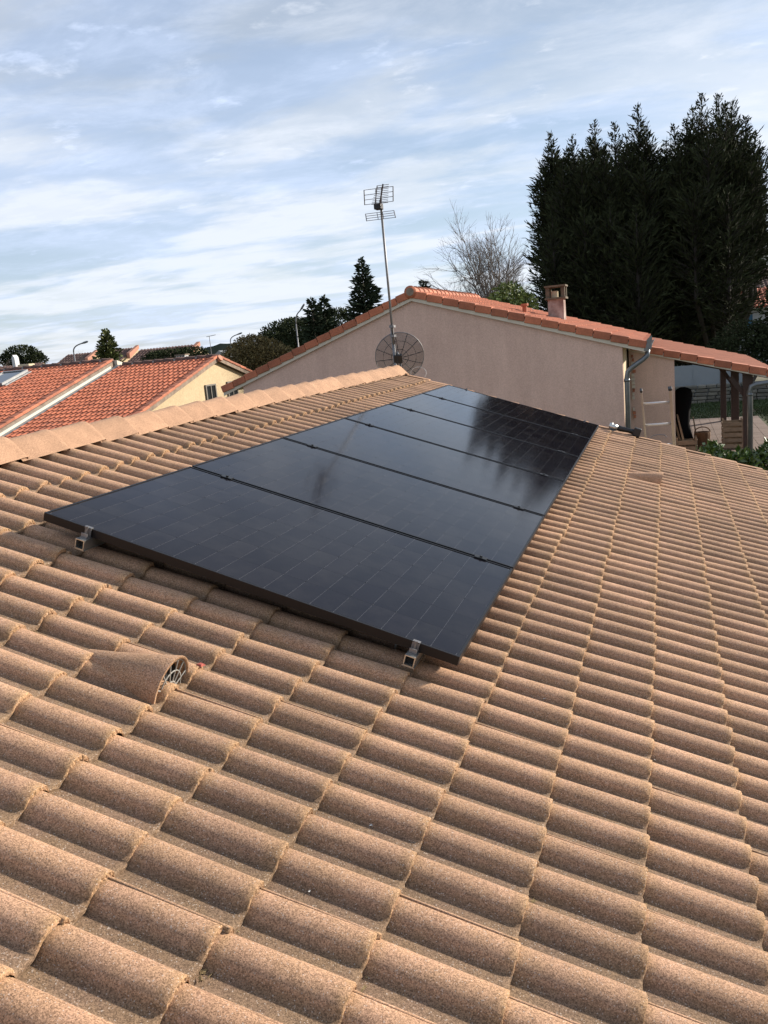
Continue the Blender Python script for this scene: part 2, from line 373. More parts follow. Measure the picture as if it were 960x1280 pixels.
def tile_me(name, seed):
    b = tile_mesh(name, True, seed)
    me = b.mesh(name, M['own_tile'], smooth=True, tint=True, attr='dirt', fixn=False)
    nf = len(b.f); fl_ = [True] * nf; per = nf // 10
    for i in range(nf - 2 * per, nf): fl_[i] = False
    me.polygons.foreach_set('use_smooth', fl_); return me
house = thing('house', 'long low roof of sandy brown roll tiles filling the foreground under the solar array', 'house', (2, 2, 0))
tile_variants = [tile_me('tile', s) for s in range(4)]
V_A = 2.472; U_SHIFT = -0.027                 # a lower tile edge and a crest measured in the photograph
H_CREST = -0.089
Y_END = 7.66
k_top = int(round((V_A - (-0.403)) / GAUGE))  # course whose lower edge lies just below the ridge
courses = []
rnd = random.Random(5)
slots = []
for k in range(-9, k_top + 1):                # k counts courses upwards from V_A
    v = V_A - k * GAUGE
    par = k % 2
    base = (0.250 if par == 0 else 0.100) + U_SHIFT       # crest of the overlapping roll of this course (mod TW)
    j0 = int(math.floor((-5.2 - base) / TW)); j1 = int(math.ceil((Y_END - base) / TW))
    for j in range(j0, j1 + 1):
        y = base + j * TW
        if y + U_SHIFT > Y_END - 0.30: continue
        slots.append((v, y, k))
VENTS = [(0.98, -0.655), (2.472, 5.10)]
ci = mw.inverted()
def screen(p):
    q = ci @ Vector(p); 
    if q.z > -0.2: return None
    return (480 + 1062.6 * q.x / -q.z, 640 - 1062.6 * q.y / -q.z, -q.z)
W6 = 6 * 1.134 + 5 * 0.02
scored = []
for s in slots:
    c = rp(s[0] - GAUGE / 2, s[1] + TW / 2, -0.1); q = screen(c)
    sc = 0
    if q and -60 < q[0] < 1020 and -40 < q[1] < 1345:
        sc = 1 / q[2] ** 2
        if 0.10 < s[0] < 1.762 and s[1] > 0.15 and s[1] < W6 - 0.3: sc = 0    # hidden below the panels
    scored.append((sc, s))
scored.sort(key=lambda t: -t[0])
hero = scored[:298]; rest = scored[298:]
for sc, (v, y, k) in hero:
    R = Matrix.Rotation(rnd.gauss(0, 0.006), 4, 'Z') @ Matrix.Rotation(rnd.gauss(0, 0.007), 4, 'Y') @ Matrix.Rotation(rnd.gauss(0, 0.006), 4, 'X')
    T = F @ Matrix.Translation((v + rnd.gauss(0, 0.004), y + rnd.gauss(0, 0.0015), H_CREST + rnd.gauss(0, 0.0010))) @ R
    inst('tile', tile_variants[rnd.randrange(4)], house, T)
lowm = tile_mesh('x', True, 9)
lv = np.array(lowm.v); lf = np.array(lowm.f); lc = np.array(lowm.c)
def field_mesh(name, slots, frame, mirror=False):
    V = []; Fc = []; Cc = []; nb = 0
    for (v, y, k) in slots:
        a = lv.copy(); a[:, 0] += v + rnd.gauss(0, 0.0025); a[:, 1] += y; a[:, 2] += H_CREST + rnd.gauss(0, 0.001) + (a[:, 1] - y) * rnd.gauss(0, 0.004)
        V.append(a); Fc.append(lf + nb); nb += len(a); c = lc.copy(); c[:, 2] = rnd.random(); Cc.append(c)
    V = np.vstack(V); Fc = np.vstack(Fc); Cc = np.vstack(Cc)
    fm = np.array(frame); V = V @ fm[:3, :3].T + fm[:3, 3]
    me = bpy.data.meshes.new(name); me.from_pydata(V.tolist(), [], Fc.tolist()); me.materials.append(M['own_tile'])
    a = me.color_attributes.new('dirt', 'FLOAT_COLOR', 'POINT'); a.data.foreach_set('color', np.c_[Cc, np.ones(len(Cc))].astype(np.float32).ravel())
    me.polygons.foreach_set('use_smooth', [True] * len(me.polygons)); me.update(); return me
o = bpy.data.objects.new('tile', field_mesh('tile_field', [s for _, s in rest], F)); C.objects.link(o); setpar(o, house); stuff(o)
# back slope, out of view
bs = [(0.42 + k * GAUGE, -Y_END + j * TW, k) for k in range(0, 17) for j in range(0, 43)]
fmB = FB @ Matrix.Translation((0, 0, 0.10))
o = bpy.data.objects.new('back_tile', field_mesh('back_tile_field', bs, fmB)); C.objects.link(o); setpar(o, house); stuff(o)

# ridge tiles
def ridge_me():
    b = MB(); L = 0.345; rows = []
    for (t, s, dz) in ((0.0, 1.0, 0.003), (0.004, 1.012, 0.006), (0.03, 1.010, 0.005), (0.10, 1.0, 0.001), (0.20, 0.995, -0.002), (0.37, 0.985, -0.006)):
        rows.append((t, s, dz))
    prof = [(-0.142, -0.110), (-0.105, -0.070), (-0.070, -0.034), (-0.040, -0.010), (-0.018, -0.001), (0, 0), (0.018, -0.001), (0.040, -0.010), (0.070, -0.034), (0.105, -0.070), (0.142, -0.110)]
    n = len(prof)
    for t, s, dz in rows: b.v += [(x * s, -t, z * s + dz + 0.0) for x, z in prof]
    b.v += [(x * 0.98, 0.0, (z - 0.014) * 0.98) for x, z in prof]
    b.c = [(1, 1, 1)] * len(b.v)
    for i in range(len(rows) - 1): b.f += [(i * n + k, (i + 1) * n + k, (i + 1) * n + k + 1, i * n + k + 1) for k in range(n - 1)]
    e = len(rows) * n; b.f += [(k, k + 1, e + k + 1, e + k) for k in range(n - 1)]
    b.mi = [0] * len(b.f)
    return b.mesh('ridge_tile', M['ridge'], smooth=True)
rme = ridge_me()
RIDGE_X, RIDGE_Z = ridge_pt.x, 4.092
nrt = int((Y_END + 5.0) / 0.33)
for i in range(nrt):
    y = Y_END + 0.04 - i * 0.33
    R = Matrix.Rotation(rnd.gauss(0, 0.006), 4, 'Z') @ Matrix.Rotation(rnd.uniform(0.010, 0.022), 4, 'X')
    inst('ridge_tile', rme, house, Matrix.Translation((RIDGE_X + rnd.gauss(0, .002), y, RIDGE_Z + rnd.gauss(0, .002))) @ R)
# shell below the tiles, walls, gable
EAVE_V = V_A + 9 * GAUGE - 0.1
eave = rp(EAVE_V, 0, -0.20); back_eave_x = 2 * RIDGE_X - eave.x
apex_in = rp(RIDGE_V, 0, -0.19)
b = MB(); b.prism([(RIDGE_X, apex_in.z + 0.0), (eave.x, eave.z), (eave.x, eave.z - 0.06), (RIDGE_X, apex_in.z - 0.06), (back_eave_x, eave.z - 0.06), (back_eave_x, eave.z)], 'y', -5.3, Y_END - 0.03)
b.build('roof_deck', M['underwood'], house)
b = MB(); b.prism([(RIDGE_X, apex_in.z - 0.07), (eave.x - 0.45, eave.z + 0.45 * math.tan(SLOPE) - 0.07), (eave.x - 0.45, -0.1), (back_eave_x + 0.45, -0.1), (back_eave_x + 0.45, eave.z + 0.45 * math.tan(SLOPE) - 0.07)], 'y', -5.1, Y_END - 0.16)
b.build('wall', M['stucco_side'], house)
# verge strip closing the far gable edge of the tiles
b = MB()
for k in range(-9, k_top + 2):
    v = V_A - k * GAUGE
    T = F @ Matrix.Translation((v, Y_END - 0.02, H_CREST)) @ Matrix.Rotation(-math.atan(TH / GAUGE), 4, 'Y')
    m_ = MB(); m_.box(-GAUGE - 0.03, 0, -0.055, 0.03, -0.13, -0.004, T=T); m_.build('verge_tile', M['own_tile'], house, bevel=0.006)

# vent tiles: flared hood with a webbed grille at its mouth
def vent_tile(v, u, s=1.0, with_grille=True, name='vent_tile'):
    # local: x down slope (mouth at x=0), y along ridge, z up from pan level
    T = F @ Matrix.Translation((v, u, H_CREST - 0.046))
    n = 17; rows = []
    L = 0.285 * s
    b = MB()
    def ring(x, R, Hh, sink, off=0.0):
        return [T @ Vector((x, -math.cos(PI * k / (n - 1)) * R, -sink + math.sin(PI * k / (n - 1)) ** 0.8 * Hh - off)) for k in range(n)]
    secs = [(-L - 0.02, 0.036, 0.038, 0), (-L * 0.75, 0.053, 0.061, 0), (-L * 0.45, 0.070, 0.086, 0), (-L * 0.2, 0.086, 0.107, 0), (0.0, 0.098, 0.124, 0.0), (0.003, 0.0975, 0.1235, 0.0)]
    R0 = [ring(*q) for q in secs]
    vs = [p for r in R0 for p in r]
    fs = [(i * n + k, (i + 1) * n + k, (i + 1) * n + k + 1, i * n + k + 1) for i in range(len(secs) - 1) for k in range(n - 1)]
    b.add(vs, fs, col=(0.0, 0.0, 0.5))
    inn = [(0.003, 0.0975, 0.1235, 0), (0.003, 0.090, 0.115, 0), (-L * 0.2, 0.077, 0.097, 0), (-L * 0.5, 0.055, 0.065, 0), (-L * 0.8, 0.03, 0.03, 0)]
    R1 = [ring(*q) for q in inn]; vs = [p for r in R1 for p in r]
    b.add(vs, [(i * n + k, (i + 1) * n + k, (i + 1) * n + k + 1, i * n + k + 1) for i in range(len(inn) - 1) for k in range(n - 1)], col=(0.35, 0, 0.4))
    # close the inner end
    b.add([T @ Vector((-L * 0.8, 0, 0.0))] + R1[-1], [(0, k + 1, k + 2) for k in range(n - 1)], col=(0, 1, 0))
    o = b.build(name, M['own_tile'], house, smooth=True, tint=True, attr='dirt', fixn=False)
    if with_grille:
        g = MB(); x = -0.003
        P = lambda y, z: T @ Vector((x, y, z))
        Rg, Hg = 0.090, 0.114
        arc = lambda f, a: P(-math.cos(a) * Rg * f, math.sin(a) ** 0.8 * Hg * f)
        for f in (0.34, 0.66, 0.97): g.tube([arc(f, 0.02 + (PI - 0.04) * k / 14) for k in range(15)], 0.0022, 5)
        for a in (0.35, 0.85, 1.32, 1.82, 2.3, 2.8): g.tube([arc(0.05, a), arc(0.97, a)], 0.0022, 5)
        o2 = g.build('grille', M['grille'], o); o2.matrix_parent_inverse = Matrix()
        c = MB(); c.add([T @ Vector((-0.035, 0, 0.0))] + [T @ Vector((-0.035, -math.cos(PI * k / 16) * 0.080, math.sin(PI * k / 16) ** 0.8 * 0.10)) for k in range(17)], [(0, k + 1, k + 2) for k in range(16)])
        o3 = c.build('throat_shade', M['inside'], o); o3.matrix_parent_inverse = Matrix()  # black sheet stands in for the shade inside the hood
    return o
vent_tile(1.010, -0.648)
vent_tile(2.474, 5.05)

# red fragment lying beside the vent tile
b = MB(); q = rp(1.026, -0.505, H_CREST - 0.004); b.add([q + Vector(v) * 0.8 for v in ((-.018, -.012, 0), (.012, -.016, 0), (.022, .006, 0), (-.004, .016, 0), (-.012, -.008, .009), (.010, -.010, .008), (.014, .004, .007), (-.003, .010, .009))], [(0, 1, 5, 4), (1, 2, 6, 5), (2, 3, 7, 6), (3, 0, 4, 7), (4, 5, 6, 7), (3, 2, 1, 0)])
tag(b.build('tile_chip', M['redpaint']), 'small red chip lying on the roll beside the vent tile', 'tile chip')

# small dry moss tufts and specks caught in the tile joints
tb = MB(); r2 = random.Random(77)
for sc, (v, y, k) in hero[:230]:
    for q in range(r2.choice((1, 2, 3))):
        yy = y + r2.choice((0.075, 0.225)) + r2.gauss(0, 0.012)
        for w_ in range(4):
            p = rp(v + r2.uniform(0.000, 0.014), yy + r2.gauss(0, 0.012), H_CREST - 0.042 - 0.014 + r2.uniform(0, 0.003))
            s_ = r2.uniform(0.003, 0.008)
            vs = [p + Vector((r2.gauss(0, s_), r2.gauss(0, s_), r2.uniform(0, s_ * 0.9))) for _ in range(4)]
            tb.add(vs, [(0, 1, 2), (0, 2, 3), (0, 3, 1), (1, 2, 3)])
stuff(tag(tb.build('dry_moss', M['moss']), 'crumbs of dry yellow moss caught along the tile joints', 'moss'))
tb = MB()
for i in range(46):
    v = r2.uniform(1.2, 3.3); y = r2.uniform(-1.6, 2.2)
    p = rp(v, round((y - 0.175) / 0.15) * 0.15 + 0.175 + r2.gauss(0, .01), H_CREST - 0.040); s_ = r2.uniform(0.001, 0.0045)
    vs = [p + Vector((r2.gauss(0, s_), r2.gauss(0, s_), r2.uniform(0, s_))) for _ in range(5)]
    tb.add(vs, [(0, 1, 2), (0, 2, 3), (0, 3, 4), (0, 4, 1), (1, 2, 3), (1, 3, 4)])
stuff(tag(tb.build('grit', M['pale']), 'pale grit specks lying in the tile pans', 'grit'))

# ------------------------------------------------------------------ solar panels
PW, PL, GAP, PT = 1.134, 1.762, 0.020, 0.035
group_p = 'solar panels in one row on the roof'
plabels = ['black solar panel nearest the camera at the near end of the row',
           'second black solar panel from the near end of the row',
           'third black solar panel from the near end, faint mast reflection on it',
           'fourth solar panel from the near end, third from the house gable',
           'second black solar panel from the far end, half dark with tree reflection',
           'farthest black solar panel in the row, next to the beige gable']
def frame_mesh():
    b = MB(); lip = 0.009
    for (x0, x1, y0, y1) in ((0, PL, 0, lip), (0, PL, PW - lip, PW), (0, lip, lip, PW - lip), (PL - lip, PL, lip, PW - lip)):
        b.box(x0, x1, y0, y1, -0.0055, 0)
    for (x0, x1, y0, y1) in ((0, PL, 0, 0.002), (0, PL, PW - 0.002, PW), (0, 0.002, 0.002, PW - 0.002), (PL - 0.002, PL, 0.002, PW - 0.002)):
        b.box(x0, x1, y0, y1, -PT, -0.0055)
    for (x0, x1, y0, y1) in ((0.002, PL - .002, 0.002, 0.028), (0.002, PL - .002, PW - 0.028, PW - 0.002)):
        b.box(x0, x1, y0, y1, -PT, -PT + 0.002)
    return b.mesh('frame', M['blackmetal'])
fme = frame_mesh()
def plate(w_, l_, ch, z0, z1, m, name):
    pts = [(ch, 0), (l_ - ch, 0), (l_, ch), (l_, w_ - ch), (l_ - ch, w_), (ch, w_), (0, w_ - ch), (0, ch)]
    b = MB(); n = 8; b.add([(x, y, z1) for x, y in pts] + [(x, y, z0) for x, y in pts], [tuple(range(n))] + [(i, i + n, (i + 1) % n + n, (i + 1) % n) for i in range(n)])
    return b.mesh(name, m)
mx, my = 0.018, 0.016
cw = (PW - 2 * my - 5 * 0.0006) / 6; cl = (PL - 2 * mx - 16 * 0.0022 - 0.012) / 18
cell_me = plate(cw, cl, 0.006, -0.0030, -0.0027, M['cell'], 'cell')
lam = MB(); lam.box(0.002, PL - 0.002, 0.002, PW - 0.002, -0.0052, -0.0029); lam_me = lam.mesh('backsheet', M['back'])
rb = MB()
for i in range(6):                              # thin ribbons beside each string and short bright joints
    y = my + i * (cw + 0.0006)
    for q in range(19):
        x = mx + q * (cl + 0.0022) + (0.012 - 0.0022 if q > 9 else 0) - 0.0018
        for t in (0.0, 1.0):
            if (q * 2 + i * 3) % 2 == 0 or True:
                yy = y + t * cw
                rb.box(x, x + 0.0014, yy - 0.010, yy + 0.010, -0.0029, -0.0025)
        if q not in (0, 18): rb.box(x + 0.0003, x + 0.0010, y + 0.012, y + cw - 0.012, -0.0029, -0.0026)
rb_me = rb.mesh('ribbon', M['ribbon'])
for i in range(6):
    u = i * (PW + GAP)
    root = bpy.data.objects.new('solar_panel', None); C.objects.link(root); tag(root, plabels[i], 'solar panel', group_p)
    root.matrix_basis = F @ Matrix.Translation((0, u, 0)); root.empty_display_size = 0.2
    def child(nm, me, off=None):
        o = bpy.data.objects.new(nm, me); C.objects.link(o); o.parent = root
        if off is not None: o.location = off
        return o
    child('frame', fme); lamo = child('backsheet', lam_me); stuff(child('ribbon', rb_me))
    for a in range(18):
        for c_ in range(6):
            x = mx + a * (cl + 0.0022) + (0.012 - 0.0022 if a > 8 else 0)
            child('cell', cell_me, (x, my + c_ * (cw + 0.0006), 0))
# rails
RAILS = ((0.215, 'square aluminium rail under the upper part of the solar panels, open end showing'), (1.600, 'square aluminium rail under the lower part of the solar panels, open end showing'))
for rv, lab in RAILS:
    r = thing('mounting_rail', lab, 'mounting rail', rp(rv, 0, -0.08), 'rails below the solar panels')
    T = F @ Matrix.Translation((rv, 0, 0)); hw = 0.020; t = 0.0035; zt = -PT - 0.001
    b = MB(); y0, y1 = -0.052, W6 + 0.05
    b.box(-hw, hw, y0, y1, zt - t, zt, T=T); b.box(-hw, hw, y0, y1, zt - 2 * hw, zt - 2 * hw + t, T=T)
    b.box(-hw, -hw + t, y0, y1, zt - 2 * hw + t, zt - t, T=T); b.box(hw - t, hw, y0, y1, zt - 2 * hw + t, zt - t, T=T)
    b.box(-hw - 0.004, hw + 0.004, y0, y1, zt - 2 * hw - 0.003, zt - 2 * hw, T=T)
    b.build('rail', M['alu'], r)
    b = MB(); b.box(-hw + t, hw - t, y0 + 0.02, y1 - 0.02, zt - 2 * hw + t, zt - t, T=T); b.build('shade_fill', M['inside'], r)  # solid black fill paints the shade inside the open tube
    for yy, sg in ((0, -1), (W6, 1)):
        b = MB(); y = yy + sg * 0.004
        a0, a1 = sorted((y, y + sg * 0.004)); b.box(-0.014, 0.014, a0, a1, zt, 0.003, T=T)
        a0, a1 = sorted((yy - sg * 0.009, y + sg * 0.004)); b.box(-0.014, 0.014, a0, a1, 0.0005, 0.004, T=T)
        a0, a1 = sorted((y, y + sg * 0.030)); b.box(-0.014, 0.014, a0, a1, zt, zt + 0.004, T=T)
        a0, a1 = sorted((y + sg * .022, y + sg * 0.026)); b.box(-0.014, 0.014, a0, a1, zt + .004, zt + 0.020, T=T)
        b.tube([T @ Vector((0, y + sg * 0.014, zt - 0.002)), T @ Vector((0, y + sg * 0.014, 0.006))], 0.004, 8)
        b.tube([T @ Vector((0, y + sg * 0.014, 0.004)), T @ Vector((0, y + sg * 0.014, 0.013))], 0.0075, 6)
        b.build('end_clamp', M['galv'], r)
    for i in range(1, 6):
        y = i * (PW + GAP) - GAP / 2
        b = MB(); b.box(-0.03, 0.03, y - 0.018, y + 0.018, 0.0008, 0.0042, T=T); b.box(-0.028, 0.028, y - 0.0035, y + 0.0035, zt, 0.0008, T=T)
        b.tube([T @ Vector((0, y, 0.004)), T @ Vector((0, y, 0.011))], 0.007, 6)
        b.build('mid_clamp', M['clamp'], r)
    for i, y in enumerate((0.14, 1.3, 2.5, 3.7, 4.9, 6.1, 6.8)):
        b = MB(); b.box(-0.10, 0.03, y - 0.016, y + 0.016, zt - 2 * hw - 0.012, zt - 2 * hw - 0.003, T=T); b.box(-0.10, -0.092, y - 0.016, y + 0.016, zt - 2 * hw - 0.07, zt - 2 * hw - 0.012, T=T)
        b.box(0.024, 0.030, y - 0.016, y + 0.016, zt - 2 * hw - 0.003, zt - 0.012, T=T)
        b.build('roof_hook', M['alu'], r)

# ------------------------------------------------------------------ things on the far end of our roof
# television mast
MX, MY = -0.90, 7.86
mast = thing('antenna_mast', 'tall thin steel mast with a television aerial on top beside the ridge end', 'antenna mast', (MX, MY, 2.9))
top = Vector((MX - 0.045, MY, 6.12))
base = Vector((MX, MY, 2.9)); mid = base.lerp(top, 0.53)
b = MB(); b.tube([base, mid], 0.021, 10); b.build('lower_pole', M['galv'], mast, smooth=True)
b = MB(); b.tube([mid - (top - base).normalized() * 0.25 + Vector((0.012, -0.03, 0)), top + Vector((0.012, -0.0, 0))], 0.015, 10); b.build('upper_pole', M['galv'], mast, smooth=True)
b = MB(); b.box(MX - 0.04, MX + 0.02, MY - 0.06, MY + 0.03, mid.z - 0.16, mid.z - 0.13); b.box(MX - 0.04, MX + 0.02, MY - 0.06, MY + 0.03, mid.z - 0.04, mid.z - 0.01); b.build('joint_clamp', M['galv'], mast)
for z in (3.1, 3.6):
    b = MB(); b.box(MX - 0.03, MX + 0.03, Y_END - 0.16, MY + 0.03, z, z + 0.04); b.build('wall_bracket', M['galv'], mast)
# aerial: boom pointing to the camera side, directors, two reflector grids
hub = top + Vector((0.0, -0.03, -0.08))
bd = Vector((0.38, -1.0, 0.03)).normalized(); sd = Vector((1, 0.10, 0)).normalized(); up = Vector((0, 0, 1))
b = MB(); b.tube([hub, hub + bd * 1.05 + up * 0.05], 0.009, 6); b.build('boom', M['clamp'], mast)
b = MB(); b.tube([hub + up * 0.02 - sd * .055, hub + bd * 0.85 + up * 0.08 - sd * .055], 0.006, 6); b.build('boom', M['galv'], mast)
for i in range(11):
    p = hub + bd * (0.16 + i * 0.085) + up * (0.012 + i * 0.004); w_ = 0.105 - i * 0.0035
    b = MB(); b.tube([p - sd * w_, p + sd * w_], 0.0032, 5); b.build('director', M['galv'], mast)
b = MB(); b.box(hub.x - 0.045, hub.x + 0.045, hub.y - 0.09, hub.y + 0.03, hub.z - 0.035, hub.z + 0.035); b.build('balun_box', M['blackplastic'], mast, bevel=0.008)
for sg in (1, -1):
    b = MB()
    z0 = 0.05 if sg > 0 else 0.06; z1 = 0.19 if sg > 0 else 0.17
    P = lambda x, t: hub + sd * x + up * sg * (z0 + (z1 - z0) * t) + bd * (-0.02 + 0.17 * t)
    W_ = 0.182
    for t in (0, 0.33, 0.66, 1.0): b.tube([P(-W_, t), P(W_, t)], 0.0036, 5)
    for x in (-W_, W_): b.tube([P(x, 0), P(x, 1)], 0.0065, 5)
    for x in (-0.035, 0.035): b.tube([P(x, 0), P(x, 1)], 0.0045, 5)
    b.build('reflector_grid', M['galv'], mast)
b = MB(); b.tube([hub + Vector((0.02, -.02, -.04)), hub + Vector((0.022, -.025, -.5)), mid + Vector((0.02, -0.05, 0)), Vector((MX + 0.025, MY - 0.03, 4.2)), Vector((MX + 0.03, MY - 0.03, 3.5))], 0.0035, 5); b.build('cable', M['clamp'], mast)

# mesh dish seen from behind
dish = thing('satellite_dish', 'round wire mesh satellite dish seen from behind, clamped low on the mast', 'satellite dish', (MX, MY + 0.05, 4.1))
DC = Vector((-0.89, 7.99, 4.20)) ; dn = Vector((0.30, -0.93, -0.30)).normalized()   # back of the dish faces the camera
ax = up.cross(dn).normalized(); ay = dn.cross(ax)
RD = 0.315
def dp(x, y): r2_ = (x * x + y * y) / RD ** 2; return DC + ax * x + ay * y + dn * (0.07 * (1 - r2_))
b = MB()
stepm = 0.0125; nn = int(RD / stepm)
for i in range(-nn, nn + 1):
    c_ = i * stepm; L = math.sqrt(max(RD ** 2 - c_ ** 2, 0)); m_ = 14
    for fl in (0, 1):
        prev = None
        for k in range(m_ + 1):
            t = -L + 2 * L * k / m_
            a0, a1 = (dp(c_ - .0019, t), dp(c_ + .0019, t)) if fl else (dp(t, c_ - .0019), dp(t, c_ + .0019))
            if prev: b.add([prev[0], prev[1], a1, a0], [(0, 1, 2, 3)])
            prev = (a0, a1)
b.build('mesh', M['wire'], dish, fixn=False)
b = MB(); b.tube([dp(RD * math.cos(2 * PI * k / 48), RD * math.sin(2 * PI * k / 48)) for k in range(49)], 0.0065, 6, cap=False); b.build('rim', M['galv'], dish, smooth=True)
for rr in (0.35, 0.68):
    b = MB(); b.tube([dp(rr * RD * math.cos(2 * PI * k / 32), rr * RD * math.sin(2 * PI * k / 32)) for k in range(33)], 0.003, 5, cap=False); b.build('ring', M['blackplastic'], dish)
for k in range(12):
    a = 2 * PI * k / 12 + 0.13
    b = MB(); b.tube([dp(rr * RD * math.cos(a), rr * RD * math.sin(a)) + dn * 0.004 for rr in (0.12, 0.4, 0.7, 1.0)], 0.0045, 5); b.build('rib', M['blackplastic'], dish)
b = MB(); q = DC + dn * 0.10; bx_ = MB(); bx_.box(-0.055, 0.055, -0.055, 0.055, -0.04, 0.04, T=Matrix.Translation(q + Vector((-0.02, -0.02, 0))) @ Matrix((ax, ay, dn)).transposed().to_4x4()); bx_.build('mount_box', M['blackplastic'], dish, bevel=0.006)
b.tube([q, Vector((MX + 0.02, MY, 4.26))], 0.014, 8); b.tube([q + Vector((0, 0, -.05)), Vector((MX + .06, MY, 4.0)), Vector((MX + .06, MY, 3.6))], 0.011, 8); b.build('bracket', M['galv'], dish, smooth=True)
b = MB(); cc = Vector((-0.60, 7.80, 3.98))
b.tube([cc + Vector((0.085 * math.cos(t) * 1.2 - 0.02 * t / 6, 0.02 * math.sin(t * .5), 0.08 * math.sin(t) - 0.01)) for t in [PI * 1.05 - k * 0.16 * PI for k in range(9)]], 0.004, 5)
tag(b.build('cable', M['pale']), 'white cable looping in an arc beside the end of the roof ridge', 'cable')

# ladder against the far gable
lad = thing('ladder', 'aluminium ladder leaning on the far roof edge with its top two rungs showing', 'ladder', (2.35, 8.75, 0.9))
foot = Vector((2.40, 9.05, 0.78)); tdir = (Vector((2.265, 7.84, 3.56)) - foot).normalized(); Ltot = 2.99 / tdir.z * 0.93
sdv = Vector((1, 0.07, 0)).normalized(); nv = tdir.cross(sdv)
Lr = (3.555 - foot.z) / tdir.z
for s_, wd in ((-0.163, 0.011), (0.163, 0.019)):
    Tl = Matrix((sdv, nv, tdir)).transposed().to_4x4(); Tl.translation = foot
    b = MB(); b.box(s_ - wd, s_ + wd, -0.032, 0.032, 0, Lr, T=Tl); b.build('rail', M['ladder'], lad, bevel=0.004)
    b = MB(); b.box(s_ - wd - .004, s_ + wd + .004, -0.036, 0.036, Lr, Lr + 0.03, T=Tl); b.build('end_cap', M['blackplastic'], lad, bevel=0.008)
for i in range(10):
    l = Lr - 0.165 - i * 0.295
    if l < 0.1: break
    b = MB(); b.tube([foot + tdir * l - sdv * 0.155, foot + tdir * l + sdv * 0.150], 0.015, 8); b.build('rung', M['rung'], lad, smooth=True)

# angle grinder left at the roof edge
gr = thing('angle_grinder', 'black angle grinder with a silver head lying at the far roof edge', 'power tool', rp(1.95, 7.52, -0.09))
g0 = rp(1.93, 7.50, -0.055); gd = (rp(2.20, 7.55, -0.055) - g0).normalized()
b = MB(); b.tube([g0 + gd * t for t in (0.02, 0.06, 0.15, 0.22, 0.235)], [0.030, 0.034, 0.026, 0.032, 0.026], 10); b.build('body', M['blackplastic'], gr, smooth=True)
b = MB(); b.tube([g0 - gd * t for t in (-0.02, 0.03, 0.07, 0.078)], [0.034, 0.036, 0.028, 0.012], 10); b.tube([g0 - gd * 0.045 + Vector((0, 0, t)) for t in (-0.04, 0.045)], 0.020, 10); b.build('gear_head', M['alu'], gr, smooth=True)
b = MB(); q = g0 + gd * 0.245; b.box(-0.035, 0.05, -0.04, 0.04, -0.045, 0.055, T=Matrix.Translation(q) @ Matrix.Rotation(0.35, 4, 'Y')); b.build('battery', M['blackplastic'], gr, bevel=0.01)
b = MB(); b.tube([g0 - gd * 0.045 + Vector((0, 0, -.045)), g0 - gd * 0.045 + Vector((0, 0, -.049))], 0.055, 20); b.build('disc', M['galv'], gr)
b = MB(); cc = rp(2.44, 7.72, -0.08); b.tube([cc + Vector((0.09 * math.cos(t), 0.02, 0.035 * math.sin(t) + 0.01)) for t in [k * PI / 10 for k in range(11)]], 0.006, 6)
tag(b.build('hose_loop', M['galv']), 'small grey hose loop at the roof edge left of the ladder foot', 'hose')

# ------------------------------------------------------------------ generic roof field of clay roll tiles
def roof_field(o_, along, downv, width, length, roll=0.2, gauge=0.33, H=0.045, step=0.02, jit=0.004, seed=1, seg=6):
    """courses of rolls as one mesh; o_ is the top corner"""
    rs = random.Random(seed); along = Vector(along).normalized(); downv = Vector(downv).normalized(); nn_ = along.cross(downv)
    if nn_.z < 0: nn_ = -nn_
    b = MB(); nk = int(math.ceil(length / gauge)); nr_ = int(round(width / roll)); roll = width / nr_
    for k in range(nk):
        offs = (k % 2) * 0.5 * 0
        for r_ in range(nr_):
            dj = rs.uniform(-jit, jit); dx = rs.uniform(-0.008, 0.008)
            ys = [roll * (r_ + t / seg) for t in range(seg + 1)]
            zs = [H * (math.sin(PI * t / seg / 0.74) ** 0.8 if t / seg < 0.74 else 0.0) for t in range(seg + 1)]
            x0 = k * gauge - 0.01; x1 = min((k + 1) * gauge, length) + dx
            row = [[Vector(o_) + along * y + downv * x + nn_ * (z + dz + dj) for y, z in zip(ys, zs)] for x, dz in ((x0, 0.0), (x1, step), (x1, -0.005))]
            n_ = seg + 1; vs = [p for r__ in row for p in r__]
            b.add(vs, [(i * n_ + t, (i + 1) * n_ + t, (i + 1) * n_ + t + 1, i * n_ + t + 1) for i in range(2) for t in range(seg)])
    return b

# ------------------------------------------------------------------ beige gable house
GY, GB = 15.5, 22.5
AX, AZ = -2.80, 5.34; RX, RZ = 2.00, 3.86; LX, LZ = -7.60, 3.60
nb = thing('house', 'single storey house with a plain beige gable wall and orange tile roof', 'house', (-2.8, 19, 0.9))
b = MB(); b.prism([(AX, AZ - 0.10), (1.56, 3.91), (1.56, 0.7), (-7.1, 0.7), (-7.1, 3.70)], 'y', GY + 0.20, GB - 0.2); 
b.build('wall', [M['stucco_side']], nb)
b = MB(); b.prism([(AX, AZ - 0.11), (1.555, 3.90), (1.555, 0.7), (-7.1, 0.7), (-7.1, 3.69)], 'y', GY + 0.02, GY + 0.197)
b.build('gable_wall', M['stucco'], nb)
rs_ = (Vector((RX, 0, RZ)) - Vector((AX, 0, AZ))).normalized(); ls_ = (Vector((LX, 0, LZ)) - Vector((AX, 0, AZ))).normalized()
Lr_ = (Vector((RX, 0, RZ)) - Vector((AX, 0, AZ))).length; Ll_ = (Vector((LX, 0, LZ)) - Vector((AX, 0, AZ))).length
